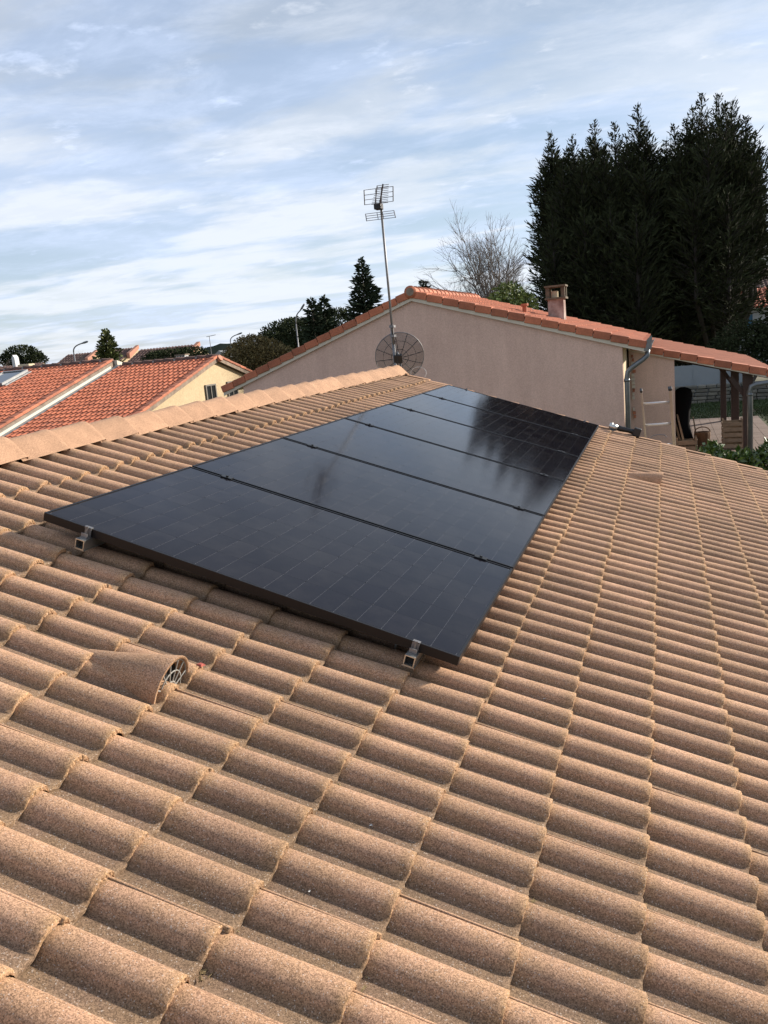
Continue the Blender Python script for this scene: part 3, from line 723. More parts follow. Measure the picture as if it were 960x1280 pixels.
for (ex, ez) in ((RX, RZ), (LX, LZ)):
    b = MB(); b.prism([(AX, AZ + 0.0), (ex, ez), (ex, ez - 0.05), (AX, AZ - 0.05)], 'y', GY + 0.0, GB); b.build('roof_deck', M['cream'], nb)
    b = MB(); b.prism([(AX, AZ + 0.015), (ex, ez + 0.015), (ex, ez - 0.125), (AX, AZ - 0.13)], 'y', GY - 0.045, GY - 0.003); b.build('barge_board', M['cream'], nb)
fl = roof_field((AX, GY + 0.0, AZ + 0.05), (0, 1, 0), rs_, GB - GY, Lr_, 0.2, 0.33, seed=3); stuff(fl.build('tile', M['terra'], nb, smooth=False, fixn=False))
fl = roof_field((AX, GB, AZ + 0.05), (0, -1, 0), ls_, GB - GY, Ll_, 0.2, 0.33, seed=4); stuff(fl.build('tile', M['terra'], nb, fixn=False))
def verge(parent, apex, dirv, L, n_, y0, depth=0.24, H=0.15, m=None, name='verge_tile', top=0.105):
    g = L / n_; up_ = Vector((0, 1, 0)).cross(dirv); up_ = up_ if up_.z > 0 else -up_
    for k in range(n_):
        T = Matrix((dirv, Vector((0, 1, 0)), up_)).transposed().to_4x4(); T.translation = apex + dirv * ((k + 1) * g)
        T = T @ Matrix.Rotation(-0.055 if dirv.x > 0 else -0.055, 4, 'Y')
        b_ = MB(); b_.box(-g + 0.012, 0, y0, y0 + depth, top - H, top + rnd.uniform(-.004, .008), T=T @ Matrix.Rotation(rnd.gauss(0, .008), 4, 'Z')); b_.build(name, m or M['terra'], parent, bevel=0.012)
verge(nb, Vector((AX, GY, AZ)), rs_, Lr_ + 0.02, 14, -0.075, depth=0.42)
verge(nb, Vector((AX, GY, AZ)), ls_, Ll_ + 0.02, 15, -0.075)
# ridge
for i in range(18):
    y = GY - 0.08 + i * 0.39
    b = MB(); b.tube([(AX, y, AZ + 0.05 + .012), (AX, y + 0.05, AZ + 0.055), (AX, y + 0.41, AZ + 0.04)], [0.135, 0.13, 0.115], 14); b.build('ridge_tile', M['terra'], nb, smooth=True)
b = MB(); b.tube([(AX, GY - 0.10, AZ + 0.06), (AX, GY - 0.075, AZ + 0.06)], 0.085, 14); b.build('ridge_cap_end', M['dirty'], nb)
# gutter and downpipe
b = MB()
gx, gz = RX + 0.055, RZ + 0.0
prof = [(gx + 0.075 * math.cos(t), gz + 0.075 * math.sin(t)) for t in [PI + PI * k / 8 for k in range(9)]]
pr2 = [(gx + 0.068 * math.cos(t), gz + 0.068 * math.sin(t)) for t in [2 * PI - PI * k / 8 for k in range(9)]]
b.prism(prof + pr2, 'y', GY - 0.03, GB); b.build('gutter', M['zinc'], nb, smooth=False)
b = MB(); b.prism([(gx - 0.075, gz + 0.06), (gx - 0.075, gz - 0.10), (gx, gz - 0.115), (gx + 0.075, gz - 0.05), (gx + 0.085, gz + 0.19), (gx + 0.06, gz + 0.19)], 'y', GY - 0.05, GY - 0.03); b.build('gutter_end', M['zinc'], nb)
b = MB(); px_ = 1.625
b.tube([(gx - 0.01, GY + 0.10, gz - 0.05), (gx - 0.02, GY + 0.08, gz - 0.20), (gx - 0.10, GY + 0.05, gz - 0.27), (px_ + 0.10, GY + 0.05, gz - 0.42), (px_ + 0.02, GY + 0.05, gz - 0.50), (px_, GY + 0.05, gz - 0.64), (px_, GY + 0.05, 0.8)], 0.052, 12); b.build('downpipe', M['zinc'], nb, smooth=True)
b = MB(); b.tube([(px_, GY + 0.05, gz - 0.70), (px_, GY + 0.05, gz - 0.64)], 0.060, 12); b.build('pipe_collar', M['zinc'], nb, smooth=True)
# vent pipe tile on the roof
p = Vector((AX, GY, AZ)) + rs_ * 2.25
b = MB(); b.tube([(p.x + 0.02, 17.2, p.z), (p.x + 0.02, 17.2, p.z + 0.24)], 0.055, 12); b.tube([(p.x + 0.02, 17.2, p.z + 0.24), (p.x + 0.02, 17.2, p.z + 0.29)], 0.085, 12); b.build('vent_pipe', M['terra'], nb)
# chimney
cx, cy, cz = -0.07, 18.6, 4.2
b = MB(); b.box(cx - 0.185, cx + 0.185, cy - 0.22, cy + 0.22, cz, 5.03); b.build('chimney', mat('smoke_stained_render', (0.30, 0.20, 0.165), rough=0.95, var=0.35, vscale=3.5, col2=(0.40, 0.34, 0.30)), nb)
ch = C.objects['chimney']
b = MB(); b.box(cx - 0.245, cx + 0.245, cy - 0.28, cy + 0.28, 5.03, 5.075); o = b.build('chimney_slab', M['capstone'], ch); o.matrix_parent_inverse = WM[nb.name].inverted() @ Matrix() ; o.matrix_parent_inverse = Matrix()
for sx in (-1, 1):
    for sy in (-1, 1):
        b = MB(); x = cx + sx * 0.18; y = cy + sy * 0.20; b.box(x - 0.045, x + 0.045, y - 0.045, y + 0.045, 5.075, 5.315); o = b.build('cap_support', M['capstone'], ch); o.matrix_parent_inverse = Matrix()
b = MB(); b.box(cx - 0.25, cx + 0.25, cy - 0.29, cy + 0.29, 5.315, 5.355); o = b.build('chimney_cap', M['capstone'], ch); o.matrix_parent_inverse = Matrix()
b = MB(); b.tube([(cx - 0.03, cy - 0.05, 5.075), (cx - 0.03, cy - 0.05, 5.22)], 0.085, 14, cap=False); b.tube([(cx - 0.03, cy - 0.05, 5.22), (cx - 0.03, cy - 0.05, 5.23)], 0.07, 14); o = b.build('flue_pot', M['stucco_side'], ch); o.matrix_parent_inverse = Matrix()

# ------------------------------------------------------------------ annex and veranda
AY, AB = 17.5, 26.6
an = thing('annex', 'low annex with a beige wall and an open timber veranda right of the gable house', 'annex', (3, 20, 0.95))
vx0, vz0, vx1, vz1 = 1.64, 3.88, 4.76, 3.00
vd = (Vector((vx1, 0, vz1)) - Vector((vx0, 0, vz0))).normalized(); Lv = (Vector((vx1, 0, vz1)) - Vector((vx0, 0, vz0))).length
b = MB(); b.prism([(1.60, 3.77), (2.57, 3.49), (2.57, 0.75), (1.60, 0.75)], 'y', AY, AY + 2.6); b.build('wall', M['stucco'], an)
b = MB(); b.prism([(vx0 - .08, vz0 - 0.09), (vx1, vz1 - 0.10), (vx1, vz1 - 0.14), (vx0 - .08, vz0 - 0.13)], 'y', AY - 0.02, AB); b.build('roof_deck', M['underwood'], an)
b = MB(); b.prism([(vx0 - .04, vz0 - 0.065), (vx1, vz1 - 0.075), (vx1, vz1 - 0.165), (vx0 - .04, vz0 - 0.155)], 'y', AY - 0.065, AY - 0.023); b.build('barge_board', M['cream'], an)
fl = roof_field((vx0, AY, vz0 - 0.05), (0, 1, 0), vd, AB - AY, Lv, 0.2, 0.33, seed=6); stuff(fl.build('tile', M['terra'], an, fixn=False))
verge(an, Vector((vx0, AY, vz0 - 0.08)), vd, Lv + 0.03, 9, -0.09, depth=0.42)
for y in (17.8, 21.5, 26.3):
    b = MB(); wv = 0.10 if y < 18 else (0.095 if y < 22 else 0.085)
    b.box(4.1 - wv, 4.1 + wv, y - wv, y + wv, 0.95, 3.0); b.build('post', M['redwood'], an, bevel=0.006)
b = MB(); b.box(4.0, 4.2, 17.6, 26.5, 3.0 - 0.005, 3.10); b.build('beam', M['redwood'], an)
for y in (17.8, 21.5):
    b = MB(); T = Matrix.Translation((4.1, y, 2.45)) @ Matrix.Rotation(rad(-35), 4, 'Y'); b.box(-0.05, 0.05, -0.05, 0.05, 0, 0.62, T=T); b.build('brace', M['redwood'], an)
for y in (18.6, 20.0, 21.4, 22.8, 24.2, 25.6):
    b = MB(); b.prism([(2.58, vz0 - 0.155 - (2.58 - vx0) * 0.282), (vx1 - 0.1, vz1 - 0.115 + .0), (vx1 - 0.1, vz1 - 0.20), (2.58, vz0 - 0.26 - (2.58 - vx0) * 0.282)], 'y', y, y + 0.07); b.build('rafter', M['underwood'], an)
# exposed bricks in the gap by the corner
for i in range(17):
    z = 2.2 + i * 0.085
    if rnd.random() < 0.25: continue
    b = MB(); x = 1.655 + rnd.uniform(-0.012, 0.02); b.box(x, x + 0.035 + rnd.uniform(0, 0.045), AY - 0.05, AY - 0.005, z, z + 0.065); b.build('brick', M['brick'] if rnd.random() < .7 else M['cream'], an)
# veranda downpipe with elbow
dpz = thing('downpipe', 'grey zinc downpipe with elbow standing beside the veranda corner post', 'downpipe', (4.1, 17.3, 0.95))
b = MB(); b.tube([(4.9, 17.32, 2.93), (4.62, 17.3, 2.84), (4.22, 17.3, 2.80), (4.13, 17.3, 2.76), (4.10, 17.3, 2.66), (4.10, 17.3, 0.95)], 0.055, 12); b.build('pipe', M['zinc'], dpz, smooth=True)
b = MB(); b.tube([(4.10, 17.3, 2.56), (4.10, 17.3, 2.62)], 0.064, 12); b.build('collar', M['zinc'], dpz, smooth=True)

# patio, lawn
b = MB(); b.box(1.0, 5.2, 17.0, 27.3, 0.6, 0.955); struct(b.build('patio_slab', M['dirty']))
b = MB()
for i in range(14):
    for j in range(34):
        x = 1.0 + i * 0.3; y = 17.02 + j * 0.302; z = rnd.uniform(-.002, .002); b.box(x + 0.004, x + 0.296, y + 0.004, y + 0.298, 0.957, 0.985 + z)
pv = b.build('paving', M['paver']); stuff(tag(pv, 'brown paving slabs of the veranda floor', 'paving'))
b = MB(); n = 26
vs = [(x, y, 0.93 + 0.02 * math.sin(x * 2.1) * math.cos(y * 1.7)) for y in np.linspace(12.0, 34, n) for x in np.linspace(5.24, 16, n)]
fs = [(j * n + i, j * n + i + 1, (j + 1) * n + i + 1, (j + 1) * n + i) for j in range(n - 1) for i in range(n - 1)]
b.add(vs, fs); vs = [(x, y, 0.935) for y in np.linspace(27.32, 34, 8) for x in np.linspace(-2, 5.235, 8)]
b.add(vs, [(j * 8 + i, j * 8 + i + 1, (j + 1) * 8 + i + 1, (j + 1) * 8 + i) for j in range(7) for i in range(7)])
struct(b.build('lawn', M['lawn'], smooth=True))
b = MB(); r3 = random.Random(3)
for i in range(26000):
    if i % 2: x, y = r3.uniform(-1, 6.5), r3.uniform(27.4, 33)
    else: x, y = r3.uniform(5.3, 9), r3.uniform(12, 30)
    h = r3.uniform(0.05, 0.11); a = r3.uniform(0, PI); c_, s_ = math.cos(a) * 0.012, math.sin(a) * 0.012; t = r3.uniform(0.6, 1.5)
    b.add([(x - c_, y - s_, 0.93), (x + c_, y + s_, 0.93), (x + r3.gauss(0, .03), y + r3.gauss(0, .03), 0.93 + h)], [(0, 1, 2)], col=(t, t, t * .8))
stuff(tag(b.build('grass', leafm('grass_blades', (0.04, 0.065, 0.018)), tint=True, fixn=False), 'short dark green grass behind and beside the veranda', 'grass'))
# stone wall and pale fence beyond
sw = thing('stone_wall', 'low dry wall of grey field stones beyond the veranda', 'wall', (4, 33, 0.93))
k = 0
for row in range(5):
    x = -1.0 + rnd.uniform(0, .2)
    while x < 7.5:
        L = rnd.uniform(0.28, 0.52); h = 0.14
        z = 0.93 + row * 0.145
        if x > 1.5:
            b = MB(); b.box(x, x + L - 0.02, 33 + rnd.uniform(-.04, .03), 33.5, z, z + h - 0.015); o = b.build('stone', M['stone'], sw, bevel=0.025); k += 1
        x += L
fp = thing('fence', 'pale grey panel fence standing behind the stone wall', 'fence', (3, 34.2, 0.93))
for i in range(7):
    x = 0.4 + i * 1.02
    if i < 5:
        b = MB(); b.box(x, x + 0.98, 34.2, 34.24, 0.93, 2.38); b.build('fence_panel', M['panelwall'], fp)
        b = MB(); b.box(x + 0.98, x + 1.02, 34.18, 34.26, 0.93, 2.42); b.build('fence_post', M['panelwall'], fp)

# veranda clutter
pk = thing('covered_bundle', 'tall black cloth covered bundle leaning at the annex wall end', 'covered bundle', (2.8, 20.9, 0.985))
b = MB()
secs = [(0.985, 0.27, 0.22), (1.2, 0.25, 0.20), (1.6, 0.19, 0.17), (2.0, 0.20, 0.16), (2.35, 0.20, 0.15), (2.5, 0.16, 0.12), (2.56, 0.05, 0.05)]
n = 14; vs = []
for z, rx, ry in secs:
    for k in range(n):
        a = 2 * PI * k / n; f_ = 1 + 0.10 * math.sin(5 * a + z * 3); vs.append((2.77 + 1.15 * rx * f_ * math.cos(a) + 0.03 * math.sin(z * 3), 20.9 + ry * f_ * math.sin(a), z))
b.add(vs, [(i * n + k, i * n + (k + 1) % n, (i + 1) * n + (k + 1) % n, (i + 1) * n + k) for i in range(len(secs) - 1) for k in range(n)] + [tuple((len(secs) - 1) * n + k for k in range(n))])
b.build('cover', M['cloth'], pk, smooth=True)
for i, (x0, x1, lab) in enumerate(((2.52, 2.72, 'pale plank leaning by the black bundle, nearer the annex wall'), (2.62, 2.80, 'pale plank leaning by the black bundle, with its foot farther out'))):
    b = MB(); b.prism([(x0, 1.95 - i * .02), (x0 + 0.035, 1.96 - i * .02), (x1 + 0.05, 1.02 + .02), (x1, 1.02)], 'y', 20.25 - i * .08, 20.33 - i * .08)
    tag(b.build('plank', M['wood']), lab, 'plank', 'planks leaning under the veranda')
b = MB(); b.prism([(3.03, 1.75), (3.06, 1.75), (3.16, 1.05), (3.12, 1.05)], 'y', 21.0, 21.05); tag(b.build('stick', M['wood']), 'thin stick leaning right of the black covered bundle', 'stick')
def crate(x0, x1, y0, y1, z0, z1, slats, lab, posts_h=None):
    t = thing('wooden_crate', lab, 'crate', ((x0 + x1) / 2, (y0 + y1) / 2, z0), 'wooden crates on the veranda floor')
    hs = (z1 - z0) / slats
    for i in range(slats):
        z = z0 + 0.03 + i * hs
        for (a, b_, c_, d) in ((x0, x1, y0 - 0.014, y0), (x0, x1, y1, y1 + 0.014), (x0 - 0.014, x0, y0, y1), (x1, x1 + 0.014, y0, y1)):
            q = MB(); e = rnd.uniform(-.006, .006); q.box(a, b_, c_, d, z + e, z + hs * 0.66 + e); q.build('slat', M['wood'], t)
    for x in (x0 + 0.02, x1 - 0.02):
        for y in (y0 + 0.02, y1 - 0.02):
            q = MB(); q.box(x - 0.02, x + 0.02, y - 0.02, y + 0.02, z0, z1 + 0.05); q.build('corner_post', M['wood'], t)
    q = MB(); q.box(x0, x1, y0, y1, z0 + 0.012, z0 + 0.026); q.build('bottom', M['wood'], t)
    return t
crate(2.60, 3.10, 20.0, 20.35, 0.985, 1.30, 2, 'low two slat wooden crate in front of the black bundle')
crate(3.72, 4.20, 20.2, 20.6, 0.985, 1.68, 5, 'tall five slat wooden crate beside the veranda post')
bk = thing('basket', 'brown wicker basket right of the low crate', 'basket', (3.25, 20.6, 0.985))
b = MB(); prof = [(0.985, 0.15), (1.1, 0.18), (1.33, 0.20), (1.40, 0.195), (1.40, 0.175), (1.1, 0.15)]; n = 14; vs = []
for z, r_ in prof:
    for k in range(n): a = 2 * PI * k / n; vs.append((3.25 + r_ * (1 + .03 * (k % 2)) * math.cos(a), 20.6 + r_ * math.sin(a), z))
b.add(vs, [(i * n + k, i * n + (k + 1) % n, (i + 1) * n + (k + 1) % n, (i + 1) * n + k) for i in range(len(prof) - 1) for k in range(n)] + [tuple(range(n))]); b.build('body', M['basket'], bk)
b = MB(); b.tube([(3.25 + 0.19 * math.cos(t), 20.6, 1.40 + 0.13 * math.sin(t)) for t in [PI * k / 8 for k in range(9)]], 0.014, 6); b.build('handle', M['basket'], bk)

# ------------------------------------------------------------------ left neighbours
lh = thing('house', 'low house with red tiled roof and yellow rendered gable with two small windows', 'house', (-14, 22, 0.9))
RY, RZL = 23.53, 4.42; SL = 0.284; XG = -12.08; XA = -15.95
def zline(y, s0=0.0): return RZL + s0 - abs(y - RY) * SL
YN, YF = 16.0, 28.5
b = MB(); b.prism([(RY, RZL - 0.16), (YN + 0.5, zline(YN + 0.5) - 0.16), (YN + 0.5, 0.7), (YF - 0.5, 0.7), (YF - 0.5, zline(YF - 0.5) - 0.16)], 'x', XA - 0.3, XG - 0.14); b.build('wall', M['yellow'], lh)
dn_near = Vector((0, -1, -SL)).normalized(); dn_far = Vector((0, 1, -SL)).normalized()
Ln = (RY - YN) / abs(dn_near.y); Lf = (YF - RY) / dn_far.y
fl = roof_field((XA, RY, RZL - 0.05), (1, 0, 0), dn_near, XG - XA - 0.12, Ln, 0.19, 0.34, H=0.055, step=0.03, seed=8); stuff(fl.build('tile', M['terra_field'], lh, fixn=False))
fl = roof_field((XG, RY, RZL - 0.05), (-1, 0, 0), dn_far, XG - XA, Lf, 0.19, 0.34, H=0.05, step=0.025, seed=9); stuff(fl.build('tile', M['terra_field'], lh, fixn=False))
for dv, L_, y_ in ((dn_near, Ln, YN), (dn_far, Lf, YF)):
    b = MB(); e = Vector((0, RY, RZL)) + dv * L_
    b.prism([(RY, RZL - 0.06), (e.y, e.z - 0.06), (e.y, e.z - 0.13), (RY, RZL - 0.13)], 'x', XA - 0.02, XG - 0.02); b.build('roof_deck', M['dirty'], lh)
    b = MB(); b.prism([(RY, RZL - 0.03), (e.y, e.z - 0.03), (e.y, e.z - 0.17), (RY, RZL - 0.17)], 'x', XG - 0.018, XG + 0.02); b.build('barge_board', M['dirty'], lh)
    nk = int(L_ / 0.38)
    for k in range(nk):
        g = L_ / nk; p0 = Vector((XG, RY, RZL + 0.0)) + dv * (k * g); upv = Vector((1, 0, 0)).cross(dv); upv = upv if upv.z > 0 else -upv
        T = Matrix((dv, Vector((1, 0, 0)), upv)).transposed().to_4x4(); T.translation = p0 + dv * g
        m_ = MB(); m_.box(-g - 0.02, 0, -0.15, 0.05, -0.03, 0.055 + rnd.uniform(-.006, .006), T=T @ Matrix.Rotation(-0.03, 4, 'Y')); m_.build('verge_tile', M['terra'], lh, bevel=0.02)
def ridge_row(parent, x0, x1, y, z, step=0.42, r=0.11, m='terra_field', mortar=True):
    n_ = int((x1 - x0) / step)
    for i in range(n_):
        x = x0 + i * (x1 - x0) / n_; b_ = MB(); b_.tube([(x, y, z + 0.004), (x + 0.05, y, z), (x + step + 0.02, y, z - 0.012)], [r, r * 0.97, r * 0.86], 10); b_.build('ridge_tile', M[m], parent, smooth=True)
        if mortar and i % 2: 
            b_ = MB(); b_.box(x - 0.02, x + 0.05, y - 0.12, y - 0.06, z - 0.05, z + 0.055); b_.build('mortar_dab', M['lead'], parent)
ridge_row(lh, XA + 0.1, XG + 0.05, RY, RZL - 0.02, m='terra_dark')
b = MB(); b.tube([(XG + 0.00, RY, RZL - 0.10), (XG + 0.10, RY, RZL - 0.05)], 0.12, 10); b.build('ridge_end', M['orangewall'], lh)
for (y0, y1, z0, z1) in ((22.66, 23.30, 2.93, 3.46), (24.18, 24.86, 2.93, 3.46)):
    w_ = MB(); w_.box(XG - 0.16, XG - 0.115, y0, y1, z0, z1); wo = w_.build('window', M['window'], lh)
    f_ = MB()
    for (a, b_, c_, d) in ((y0 - 0.03, y1 + 0.03, z1, z1 + 0.05), (y0 - 0.03, y1 + 0.03, z0 - 0.05, z0), (y0 - 0.03, y0 + .03, z0, z1), (y1 - .03, y1 + 0.03, z0, z1), ((y0 + y1) / 2 - 0.02, (y0 + y1) / 2 + 0.02, z0, z1)): f_.box(XG - 0.145, XG - 0.085, a, b_, c_, d)
    fo = f_.build('frame', M['frame'], wo); fo.matrix_parent_inverse = Matrix()
    f_ = MB(); f_.box(XG - 0.14, XG - 0.05, y0 - 0.08, y1 + 0.08, z0 - 0.10, z0 - 0.052); fo = f_.build('sill', M['brick'], wo); fo.matrix_parent_inverse = Matrix()

l2 = thing('house', 'neighbouring house with raised red tiled roof and a skylight at far left', 'house', (-20, 22, 0.9))
XR = -16.35; UP = 0.17
b = MB(); b.prism([(RY, RZL - 0.2 + UP), (YN - 1, zline(YN - 1) - 0.16 + UP), (YN - 1, 0.7), (YF, 0.7), (YF, zline(YF) - 0.16 + UP)], 'x', -27.5, XR - 0.02); b.build('wall', M['dirty'], l2)
L2n = (RY - (YN - 1.5)) / abs(dn_near.y)
fl = roof_field((-27.5, RY, RZL + UP - 0.03), (1, 0, 0), dn_near, 27.5 + XR - 0.1, L2n, 0.19, 0.34, H=0.055, step=0.03, seed=11); stuff(fl.build('tile', M['terra_field'], l2, fixn=False))
fl = roof_field((XR, RY, RZL + UP - 0.03), (-1, 0, 0), dn_far, 27.5 + XR, Lf, 0.19, 0.34, H=0.05, step=0.025, seed=12); stuff(fl.build('tile', M['terra_field'], l2, fixn=False))
e = Vector((0, RY, RZL + UP)) + dn_near * L2n
b = MB(); b.prism([(RY, RZL + UP - 0.02), (e.y, e.z - 0.02), (e.y, e.z - 0.30), (RY, RZL + UP - 0.30)], 'x', XR - 0.01, XR + 0.128); b.build('party_wall', M['dirty'], l2)
b = MB(); b.prism([(RY - 0.35, zline(RY - 0.35) + 0.085), (e.y, e.z - UP + 0.085), (e.y, e.z - UP - 0.16), (RY - 0.35, zline(RY - 0.35) - 0.16)], 'x', XR + 0.13, XR + 0.22); b.build('cream_flashing', M['cream'], l2)
b = MB(); b.prism([(RY, RZL + 0.005), (e.y, e.z - UP + 0.005), (e.y, e.z - UP - 0.16), (RY, RZL - 0.16)], 'x', XR + 0.222, XR + 0.40); b.build('lead_flashing', M['lead'], l2)
b = MB(); ef = Vector((0, RY, RZL + UP)) + dn_far * 1.4
b.prism([(RY, RZL + UP), (ef.y, ef.z), (ef.y, ef.z - 0.2), (RY, RZL + UP - 0.2)], 'x', XR - 0.01, XR + 0.25); b.build('verge_return', M['cream'], l2)
nk = int(L2n / 0.38)
for k in range(nk):
    g = L2n / nk; upv = Vector((0, -SL, 1)).normalized(); T = Matrix((dn_near, Vector((1, 0, 0)), upv)).transposed().to_4x4(); T.translation = Vector((XR, RY, RZL + UP)) + dn_near * ((k + 1) * g)
    m_ = MB(); m_.box(-g - 0.02, 0, -0.15, 0.07, -0.03, 0.065 + rnd.uniform(-.006, .006), T=T @ Matrix.Rotation(-0.03, 4, 'Y')); m_.build('verge_tile', M['terra'], l2, bevel=0.02)
ridge_row(l2, -27.4, XR + 0.05, RY, RZL + UP, m='terra_dark')
# skylight
T = Matrix((Vector((1, 0, 0)), Vector((0, 1, SL)).normalized(), Vector((0, -SL, 1)).normalized())).transposed().to_4x4(); T.translation = Vector((-20.05, RY - 0.55, RZL + UP - 0.55 * SL))
b = MB()
for (x0, x1, y0, y1) in ((-0.55, 0.55, -0.08, 0), (-0.55, 0.55, -1.45, -1.37), (-0.55, -0.47, -1.37, -0.08), (0.47, 0.55, -1.37, -0.08)): b.box(x0, x1, y0, y1, -0.02, 0.13, T=T)
b.box(0.552, 0.68, -1.45, 0.0, -0.02, 0.05, T=T)
so = b.build('skylight', M['lead'], l2)
b = MB(); b.box(-0.468, 0.468, -1.368, -0.082, 0.06, 0.10, T=T); o = b.build('pane', M['skyglass'], so); o.matrix_parent_inverse = Matrix()

# ------------------------------------------------------------------ far right house
rh = thing('house', 'white house with red and dark tiled roofs and blue shutters at the right edge', 'house', (8, 46, 0.9))
b = MB(); b.box(4.6, 11, 45.3, 51, 0.8, 4.42); b.build('wall', M['white'], rh)
dd = Vector((0, -1, -0.36)).normalized()
fl = roof_field((4.4, 47.6, 5.42), (1, 0, 0), dd, 6.8, 2.95, 0.21, 0.36, H=0.07, step=0.03, seed=14); stuff(fl.build('tile', M['terra_field'], rh, fixn=False))
b = MB(); b.prism([(47.6, 5.40), (44.85, 4.41), (44.85, 4.36), (47.6, 5.1), (51.5, 4.2), (51.5, 4.3)], 'x', 4.42, 11.1); b.build('roof_deck', M['cream'], rh)
fl = roof_field((5.4, 52.5, 6.62), (1, 0, 0), Vector((0, -1, -0.36)).normalized(), 7.8, 5.6, 0.21, 0.36, H=0.07, step=0.03, seed=15); stuff(fl.build('upper_tile', M['terra_dark'], rh, fixn=False))
b = MB(); b.box(5.8, 13, 47.8, 56, 1, 4.7); b.build('upper_wall', M['white'], rh)
for x in (5.92, 6.02):
    pass
w_ = MB(); w_.box(6.06, 6.60, 45.24, 45.29, 3.45, 4.18); wo = w_.build('window', M['window'], rh)
for x0 in (5.62, 6.30):
    s_ = MB(); s_.box(x0, x0 + 0.34, 45.18, 45.235, 3.40, 4.20); so = s_.build('shutter', M['blue'], wo); so.matrix_parent_inverse = Matrix()
SC = (58.0 - mw.translation.y) / (45.0 - mw.translation.y)
def push(o):
    for q in o.data.vertices:
        c_ = mw.translation; q.co = Vector((c_.x + (q.co.x - c_.x) * SC, c_.y + (q.co.y - c_.y) * SC, c_.z + (q.co.z - c_.z) * SC))
for o in rh.children_recursive: push(o)

# ------------------------------------------------------------------ vegetation
def rvec(r): 
    z = r.uniform(-1, 1); a = r.uniform(0, 2 * PI); s = math.sqrt(1 - z * z); return Vector((s * math.cos(a), s * math.sin(a), z))
def spray(V, Fq, Cc, r, p, d, ln, wd, tint):
    """one needle spray: a tapering blade"""
    s = d.cross(rvec(r)); 
    if s.length < 1e-3: return
    s = s.normalized() * wd; b = len(V)
    m = p + d * (ln * 0.45)
    V += [p - s * 0.3, p + s * 0.3, m + s, p + d * ln, m - s]; Fq.append((b, b + 1, b + 2, b + 3, b + 4)); Cc += [tint] * 5
def finish(V, Fq, Cc, name, m, parent):
    me = bpy.data.meshes.new(name); me.from_pydata([tuple(v) for v in V], [], Fq); me.materials.append(m)
    a = me.color_attributes.new('tint', 'FLOAT_COLOR', 'POINT'); a.data.foreach_set('color', np.array([(c, c, c * 0.95, 1) for c in Cc], np.float32).ravel())
    o = bpy.data.objects.new(name, me); C.objects.link(o); setpar(o, parent); return o

def conifer_leader(V, Fq, Cc, r, x, y, zb, zt, lmax, dens, asc=0.75, ln=0.34, wd=0.045, bare_top=True, ragged=0.35, shape=0.6, droop=0.0, TB=None, taper0=1.0):
    H = zt - zb
    nb_ = int(H * dens)
    for i in range(nb_):
        f = r.random() ** 0.9
        z = zb + H * f
        L = lmax * ((1 - f) ** shape) * (1 - ragged * r.random()) * (taper0 + (1 - taper0) * min(1, f * 4)) + 0.10
        if f > 0.85: L = min(L, 0.14 + (1 - f) * (0.30 * H))
        a = r.uniform(0, 2 * PI); el = asc * (0.55 + 0.6 * f) + r.gauss(0, 0.10) - droop
        d = Vector((math.cos(a) * math.cos(el), math.sin(a) * math.cos(el), math.sin(el)))
        p = Vector((x, y, z)); n_ = max(2, int(L / (ln * 0.30))); tt = r.uniform(0.6, 1.35)
        for k in range(n_):
            t = (k + r.random()) / n_; q = p + d * (L * t) + Vector((0, 0, (t * t) * L * 0.12)) + rvec(r) * 0.05
            dd_ = (d + rvec(r) * 0.55 + Vector((0, 0, 0.12))).normalized()
            spray(V, Fq, Cc, r, q, dd_, ln * r.uniform(0.6, 1.15) * (1.0 if f < .8 else 1.0 - (f - .8) * 2.4), wd * r.uniform(0.6, 1.2), tt * r.uniform(0.8, 1.2))
        if TB is not None and L > 0.5: TB.tube([p, p + d * L * 0.85 + Vector((0, 0, L * 0.08))], [0.018, 0.005], 3, cap=False)
    for k in range(int(H * 4)):
        q = Vector((x, y, zt - r.random() ** 1.5 * min(H, 1.6))); spray(V, Fq, Cc, r, q, (Vector((0, 0, 1)) + rvec(r) * 0.6).normalized(), ln * 0.38, wd * 0.4, 1.0)

def px_at(px, py, Y):
    """where the photograph's ray meets the depth plane y = Y"""
    d = right * ((px - 480) / 1062.58) + down * ((py - 640) / 1062.58) + fwd
    s = (Y - mw.translation.y) / d.y; return mw.translation + d * s

